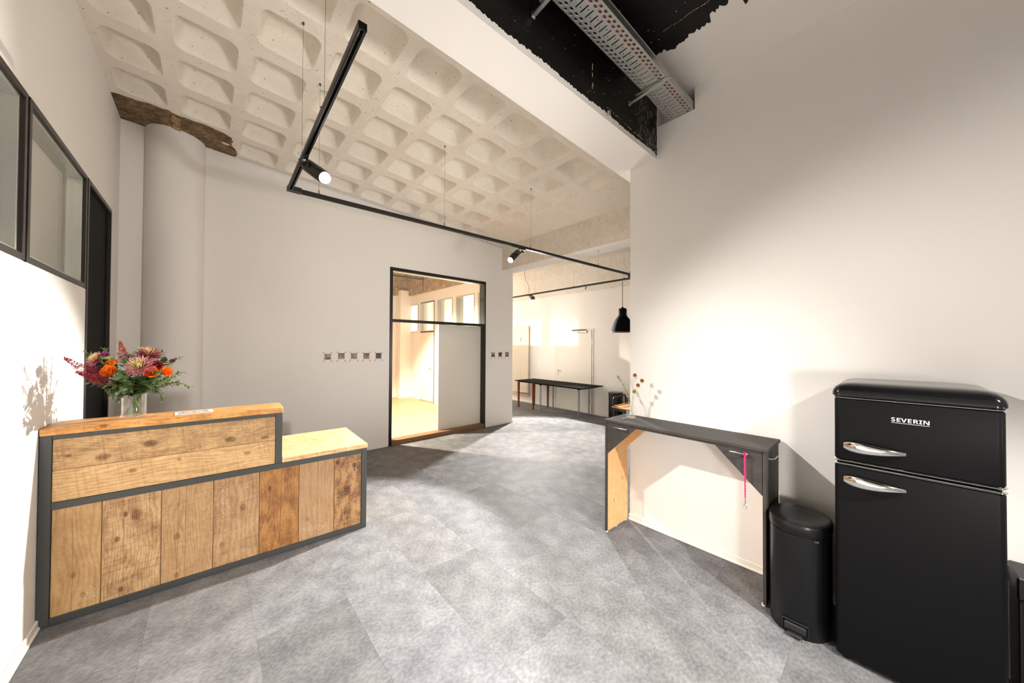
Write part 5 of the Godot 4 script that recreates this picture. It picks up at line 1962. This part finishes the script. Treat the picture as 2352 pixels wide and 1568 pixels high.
func build_tray() -> void:
	var t := thing("cable_tray", "perforated galvanized cable tray bracketed to the black beam face", "cable tray", V(1.3, 3.755, 1.25))
	var d0 := 1.151
	var y := 3.755
	var s := new_st()
	var f := func(p: Vector2, h: float) -> Vector3: return V(p.x, y + h, d0 + p.y)
	var emboss := [[0.0016, -0.0032], [0.0034, -0.0034], [0.0040, 0.0015]]
	var pitch := 0.0492
	var x0 := 0.35
	for i in 60:
		var a := x0 + pitch * i
		var b := a + pitch
		var m := (a + b) * 0.5
		for q in [[0.010, 0.034, 0.022, 0.0], [0.034, 0.058, 0.046, 0.5], [0.139, 0.163, 0.151, 0.5], [0.163, 0.187, 0.175, 0.0]]:
			var sh: float = q[3] * pitch
			holed_cell(s, a + sh, b + sh, q[0], q[1], Vector2(m + sh, q[2]), 0.0165, 0.0098, 0.0092, emboss, false, f, Vector3.DOWN, 2)
		for h in 2:
			var aa := a + pitch * 0.5 * h
			if h == 0:
				holed_cell(s, aa, aa + pitch * 0.5, 0.058, 0.139, Vector2(aa + pitch * 0.25, 0.0985), 0.0055, 0.033, 0.005, [[0.001, -0.002], [0.0022, 0.001]], false, f, Vector3.DOWN, 2)
			else:
				holed_cell(s, aa, aa + pitch * 0.5, 0.058, 0.139, Vector2(aa + pitch * 0.25, 0.0985 + 0.012 * (1 if i % 2 == 0 else -1)), 0.0042, 0.0042, 0.0042, [[0.0, 0.001]], false, f, Vector3.DOWN, 2)
		for q in [[0.0, 0.010], [0.187, 0.195]]:
			s.set_smooth_group(-1)
			order(s, f.call(Vector2(a, q[0]), 0.0), f.call(Vector2(b, q[0]), 0.0), f.call(Vector2(b, q[1]), 0.0), Vector3.DOWN)
			order(s, f.call(Vector2(a, q[0]), 0.0), f.call(Vector2(b, q[1]), 0.0), f.call(Vector2(a, q[1]), 0.0), Vector3.DOWN)
	s.generate_normals()
	obj("tray_floor", s, mats.galvanized, t)
	# side facing the camera, with two rows of small holes
	s = new_st()
	var fs := func(p: Vector2, h: float) -> Vector3: return V(p.x, y + p.y, d0 - h * -1.0)
	for i in 60:
		var a := x0 + pitch * i
		for h in 2:
			var aa := a + pitch * 0.5 * h
			for q in [[0.004, 0.030], [0.030, 0.056]]:
				holed_cell(s, aa, aa + pitch * 0.5, q[0], q[1], Vector2(aa + pitch * 0.25, (q[0] + q[1]) * 0.5), 0.0042, 0.003, 0.003, [[0.0, 0.0012]], false, fs, Vector3(0, 0, 1), 2)
	s.generate_normals()
	obj("tray_side", s, mats.galvanized, t)
	s = new_st()
	box(s, V(x0, y, 1.3455), V(x0 + pitch * 60, y + 0.06, 1.3470))
	for d in [d0, 1.346]:
		tube(s, [V(x0, y + 0.059, d), V(x0 + pitch * 60, y + 0.059, d)], 0.003, 6)
		tube(s, [V(x0, y + 0.0025, d + (0.001 if d < 1.2 else -0.001)), V(x0 + pitch * 60, y + 0.0025, d + (0.001 if d < 1.2 else -0.001))], 0.0026, 6)
	obj("tray_rim", s, mats.galvanized, t)
	s = new_st()
	box(s, V(-0.74, y, d0), V(x0, y + 0.0015, 1.346))
	box(s, V(-0.74, y, d0), V(x0, y + 0.06, d0 + 0.0015))
	box(s, V(-0.74, y, 1.3445), V(x0, y + 0.06, 1.346))
	obj("tray_end", s, mats.galvanized, t)
	for x in [2.585, 1.45, 0.3]:
		s = new_st()
		bar(s, V(x, y - 0.050, 1.468), V(x, y - 0.018, 1.120), 0.003, 0.016, 0.001)
		bar(s, V(x + 0.010, y - 0.050, 1.468), V(x + 0.010, y - 0.018, 1.120), 0.024, 0.0025, 0.001)
		bar(s, V(x + 0.006, y - 0.008, 1.40), V(x + 0.006, y - 0.008, 1.125), 0.02, 0.003, 0.001)
		box(s, V(x - 0.004, y - 0.056, 1.455), V(x + 0.024, y - 0.02, 1.467), 0.002)
		obj("bracket", s, mats.galvanized, t)
	for k in 5:
		s = new_st()
		var pts := []
		for i in 18:
			pts.append(V(-0.7 + i * 0.23, y + 0.008 + 0.002 * sin(i * 1.7 + k), d0 + 0.016 + 0.0105 * k + 0.003 * sin(i * 0.9 + k * 2.0)))
		tube(s, pts, 0.0048, 6)
		tag(obj("red_cable", s, mats.cable_red), "thin orange red cable lying inside the perforated cable tray", "cable", "red cables in the cable tray")


# ---------------------------------------------------------------- far room

func build_far_room() -> void:
	var s: SurfaceTool
	# radiator
	var r := thing("radiator", "tall cream panel radiator on the far wall left of the door", "radiator", V(7.08, 0.3, 7.55))
	s = new_st()
	box(s, V(7.04, 0.30, 7.20), V(7.10, 2.285, 7.90), 0.008)
	obj("panel", s, mats.radiator, r)
	for i in 13:
		s = new_st()
		box(s, V(7.034, 0.36, 7.235 + i * 0.05), V(7.042, 2.23, 7.265 + i * 0.05), 0.003)
		obj("rib", s, mats.radiator, r)
	s = new_st()
	box(s, V(7.03, 1.82, 7.48), V(7.04, 1.94, 7.51), 0.002)
	obj("meter", s, pm("meter", Color(0.5, 0.45, 0.37), 0.5), r)
	s = new_st()
	box(s, V(7.10, 0.8, 7.3), V(7.15, 0.9, 7.8))
	box(s, V(7.10, 1.8, 7.3), V(7.15, 1.9, 7.8))
	obj("mount", s, mats.radiator, r)
	s = new_st()
	tube(s, [V(7.09, 0.30, 7.19), V(7.09, 0.22, 7.19), V(7.09, 0.205, 7.20), V(7.10, 0.20, 8.3)], 0.010, 8)
	tube(s, [V(7.12, 0.30, 7.25), V(7.12, 0.26, 7.27), V(7.12, 0.255, 8.3)], 0.010, 8)
	tag(obj("copper_pipe", s, mats.copper), "pinkish copper heating pipes under the tall radiator", "pipe")
	# table with wooden legs
	var t := thing("work_table", "black topped table on reddish square wooden legs near the radiator", "table", V(6.75, 0, 6.66))
	table_top(t, 6.34, 7.10, 6.345, 7.0, mats.table_black)
	for q in [[6.43, 6.93], [6.47, 6.41], [7.04, 6.40], [7.04, 6.93]]:
		s = new_st()
		bar(s, V(q[0], 0.0, q[1]), V(q[0], 0.70, q[1]), 0.05, 0.05, 0.004)
		s = new_st()
		loft(s, [rr_ring(q[0] - 0.018, q[0] + 0.018, q[1] - 0.018, q[1] + 0.018, 0.004, 0.0, 2), rr_ring(q[0] - 0.026, q[0] + 0.026, q[1] - 0.026, q[1] + 0.026, 0.004, 0.70, 2)])
		obj("leg", s, mats.red_wood, t)
	# table with steel legs
	t = thing("work_table", "long black topped table on grey tubular steel legs in front of the far door", "table", V(6.75, 0, 5.5))
	table_top(t, 6.30, 7.10, 4.66, 6.335, mats.table_black)
	for q in [[6.53, 6.20], [6.56, 4.985], [7.03, 5.03], [7.03, 6.20]]:
		s = new_st()
		lathe(s, [[0.018, 0.0], [0.018, 0.25], [0.023, 0.252], [0.023, 0.70]], V(q[0], 0.0, q[1]), 16)
		obj("leg", s, mats.grey_steel, t)
		s = new_st()
		lathe(s, [[0.026, 0.655], [0.036, 0.68], [0.055, 0.705]], V(q[0], 0.0, q[1]), 16)
		obj("leg_socket", s, mats.table_black, t)
	# chair peeking out behind the bar table
	t = thing("armchair", "low chair with wooden seat and black metal arms behind the bar table", "chair", V(6.5, 0, 3.6))
	s = new_st()
	box(s, V(6.25, 0.425, 3.28), V(6.75, 0.455, 3.90), 0.006)
	box(s, V(6.28, 0.455, 3.84), V(6.72, 0.47, 3.88), 0.004)
	obj("seat", s, mats.oak_top, t)
	s = new_st()
	box(s, V(6.26, 0.375, 3.29), V(6.74, 0.424, 3.89), 0.004)
	obj("seat_frame", s, mats.black_plastic, t)
	for d in [3.30, 3.875]:
		s = new_st()
		tube(s, [V(6.27, 0.43, d), V(6.26, 0.60, d), V(6.29, 0.635, d), V(6.70, 0.655, d), V(6.74, 0.62, d), V(6.74, 0.43, d)], 0.016, 8)
		obj("arm", s, mats.black_plastic, t)
		for x in [6.28, 6.72]:
			s = new_st()
			box(s, V(x - 0.018, 0, d - 0.018), V(x + 0.018, 0.376, d + 0.018), 0.002)
			obj("leg", s, mats.black_plastic, t)
	s = new_st()
	box(s, V(6.73, 0.50, 3.31), V(6.75, 0.60, 3.865), 0.006)
	obj("backrest", s, mats.black_plastic, t)
	# hook in the bare band of the far wall
	s = new_st()
	tube(s, [V(FX, 3.18, 5.20), V(FX - 0.04, 3.18, 5.20), V(FX - 0.04, 3.12, 5.20)], 0.01, 6)
	tag(obj("wall_hook", s, mats.black_plastic), "small dark hook in the far wall above the door closer", "hook")


func table_top(t: Node3D, x0: float, x1: float, d0: float, d1: float, m: Material) -> void:
	var s := new_st()
	box(s, V(x0, 0.725, d0), V(x1, 0.745, d1), 0.004)
	obj("tabletop", s, m, t)
	s = new_st()
	loft(s, [rr_ring(x0 + 0.09, x1 - 0.03, d0 + 0.12, d1 - 0.12, 0.03, 0.695, 4), rr_ring(x0 + 0.02, x1 - 0.01, d0 + 0.03, d1 - 0.03, 0.03, 0.7245, 4)])
	obj("apron", s, m, t)


# ---------------------------------------------------------------- photo prints on the back wall

func print_tex(k: int) -> ImageTexture:
	var im := Image.create(48, 48, false, Image.FORMAT_RGB8)
	var pal: Array = [
		[Color(0.72, 0.67, 0.55), Color(0.13, 0.11, 0.10), Color(0.45, 0.38, 0.30)],
		[Color(0.50, 0.44, 0.36), Color(0.22, 0.22, 0.28), Color(0.62, 0.54, 0.45)],
		[Color(0.60, 0.55, 0.48), Color(0.28, 0.25, 0.22), Color(0.50, 0.46, 0.40)],
		[Color(0.30, 0.30, 0.36), Color(0.46, 0.44, 0.47), Color(0.62, 0.45, 0.24)],
		[Color(0.24, 0.22, 0.22), Color(0.42, 0.40, 0.38), Color(0.30, 0.27, 0.23)],
		[Color(0.62, 0.52, 0.46), Color(0.16, 0.10, 0.10), Color(0.30, 0.18, 0.18)],
		[Color(0.20, 0.15, 0.10), Color(0.32, 0.26, 0.18), Color(0.42, 0.36, 0.26)],
		[Color(0.32, 0.16, 0.10), Color(0.74, 0.66, 0.56), Color(0.26, 0.13, 0.08)]][k]
	im.fill_rect(Rect2i(0, 0, 48, 26), pal[0])
	im.fill_rect(Rect2i(0, 26, 48, 22), pal[2])
	var rg := RandomNumberGenerator.new()
	rg.seed = 900 + k
	if k == 7:
		im.fill(pal[0])
		im.fill_rect(Rect2i(12, 8, 24, 26), pal[1])
		im.fill_rect(Rect2i(22, 8, 4, 26), pal[2].lightened(0.3))
	else:
		for q in 26:
			var c: Color = pal[rg.randi() % 3]
			blot(im, rg.randf() * 48, rg.randf_range(8, 46), rg.randf_range(2, 10), rg.randf_range(1.5, 6), c.lightened(rg.randf() * 0.15), 0.85, rg)
	return ImageTexture.create_from_image(im)


func build_prints() -> void:
	var at := [[1.339, 1.52], [1.53, 1.523], [1.713, 1.522], [1.902, 1.519], [2.096, 1.519], [4.497, 1.502], [4.694, 1.503], [4.886, 1.502]]
	var labels := ["taped photo print farthest left on the back wall, dim room scene with pale ceiling", "second taped photo print from the left, brown and blue room scene", "third taped photo print from the left, the palest one", "fourth taped photo print from the left, with orange brown lower half", "fifth and darkest taped photo print, beside the black door frame", "taped photo print just right of the sliding door, white and dark red", "middle taped photo print of the three right of the sliding door, dark brown", "taped photo print nearest the wall corner, brown with a bright window shape"]
	for k in 8:
		var x: float = at[k][0]
		var y: float = at[k][1]
		var t := thing("photo_print", labels[k], "photo", V(x, y, BZ), 0.0, "photo prints taped to the back wall")
		var s := new_st()
		box(s, V(x - 0.052, y - 0.066, BZ - 0.0012), V(x + 0.052, y + 0.052, BZ))
		obj("paper", s, mats.wall if k % 2 == 0 else mats.paper, t)
		var m := pm("print_%d" % k, Color.WHITE, 0.5)
		m.albedo_texture = print_tex(k)
		s = new_st()
		quad(s, V(x - 0.046, y + 0.046, BZ - 0.0016), V(x + 0.046, y + 0.046, BZ - 0.0016), V(x + 0.046, y - 0.046, BZ - 0.0016), V(x - 0.046, y - 0.046, BZ - 0.0016), Vector3(0, 0, 1), Vector2(0, 0), Vector2(1, 0), Vector2(1, 1), Vector2(0, 1))
		obj("picture", s, m, t)
		for q in [[-1, 1], [1, 1], [-1, -1], [1, -1]]:
			s = new_st()
			var c := V(x + q[0] * 0.054, y + (0.054 if q[1] > 0 else -0.072), BZ - 0.002)
			var a: float = (PI / 4 if q[0] * q[1] < 0 else -PI / 4) + rng.randf_range(-0.15, 0.15)
			a = -a
			box(s, Vector3(-0.019, -0.0035, -0.0006), Vector3(0.019, 0.0035, 0.0006), 0.0, Transform3D(Basis(Vector3(0, 0, 1), a), c))
			obj("tape", s, mats.tape, t)
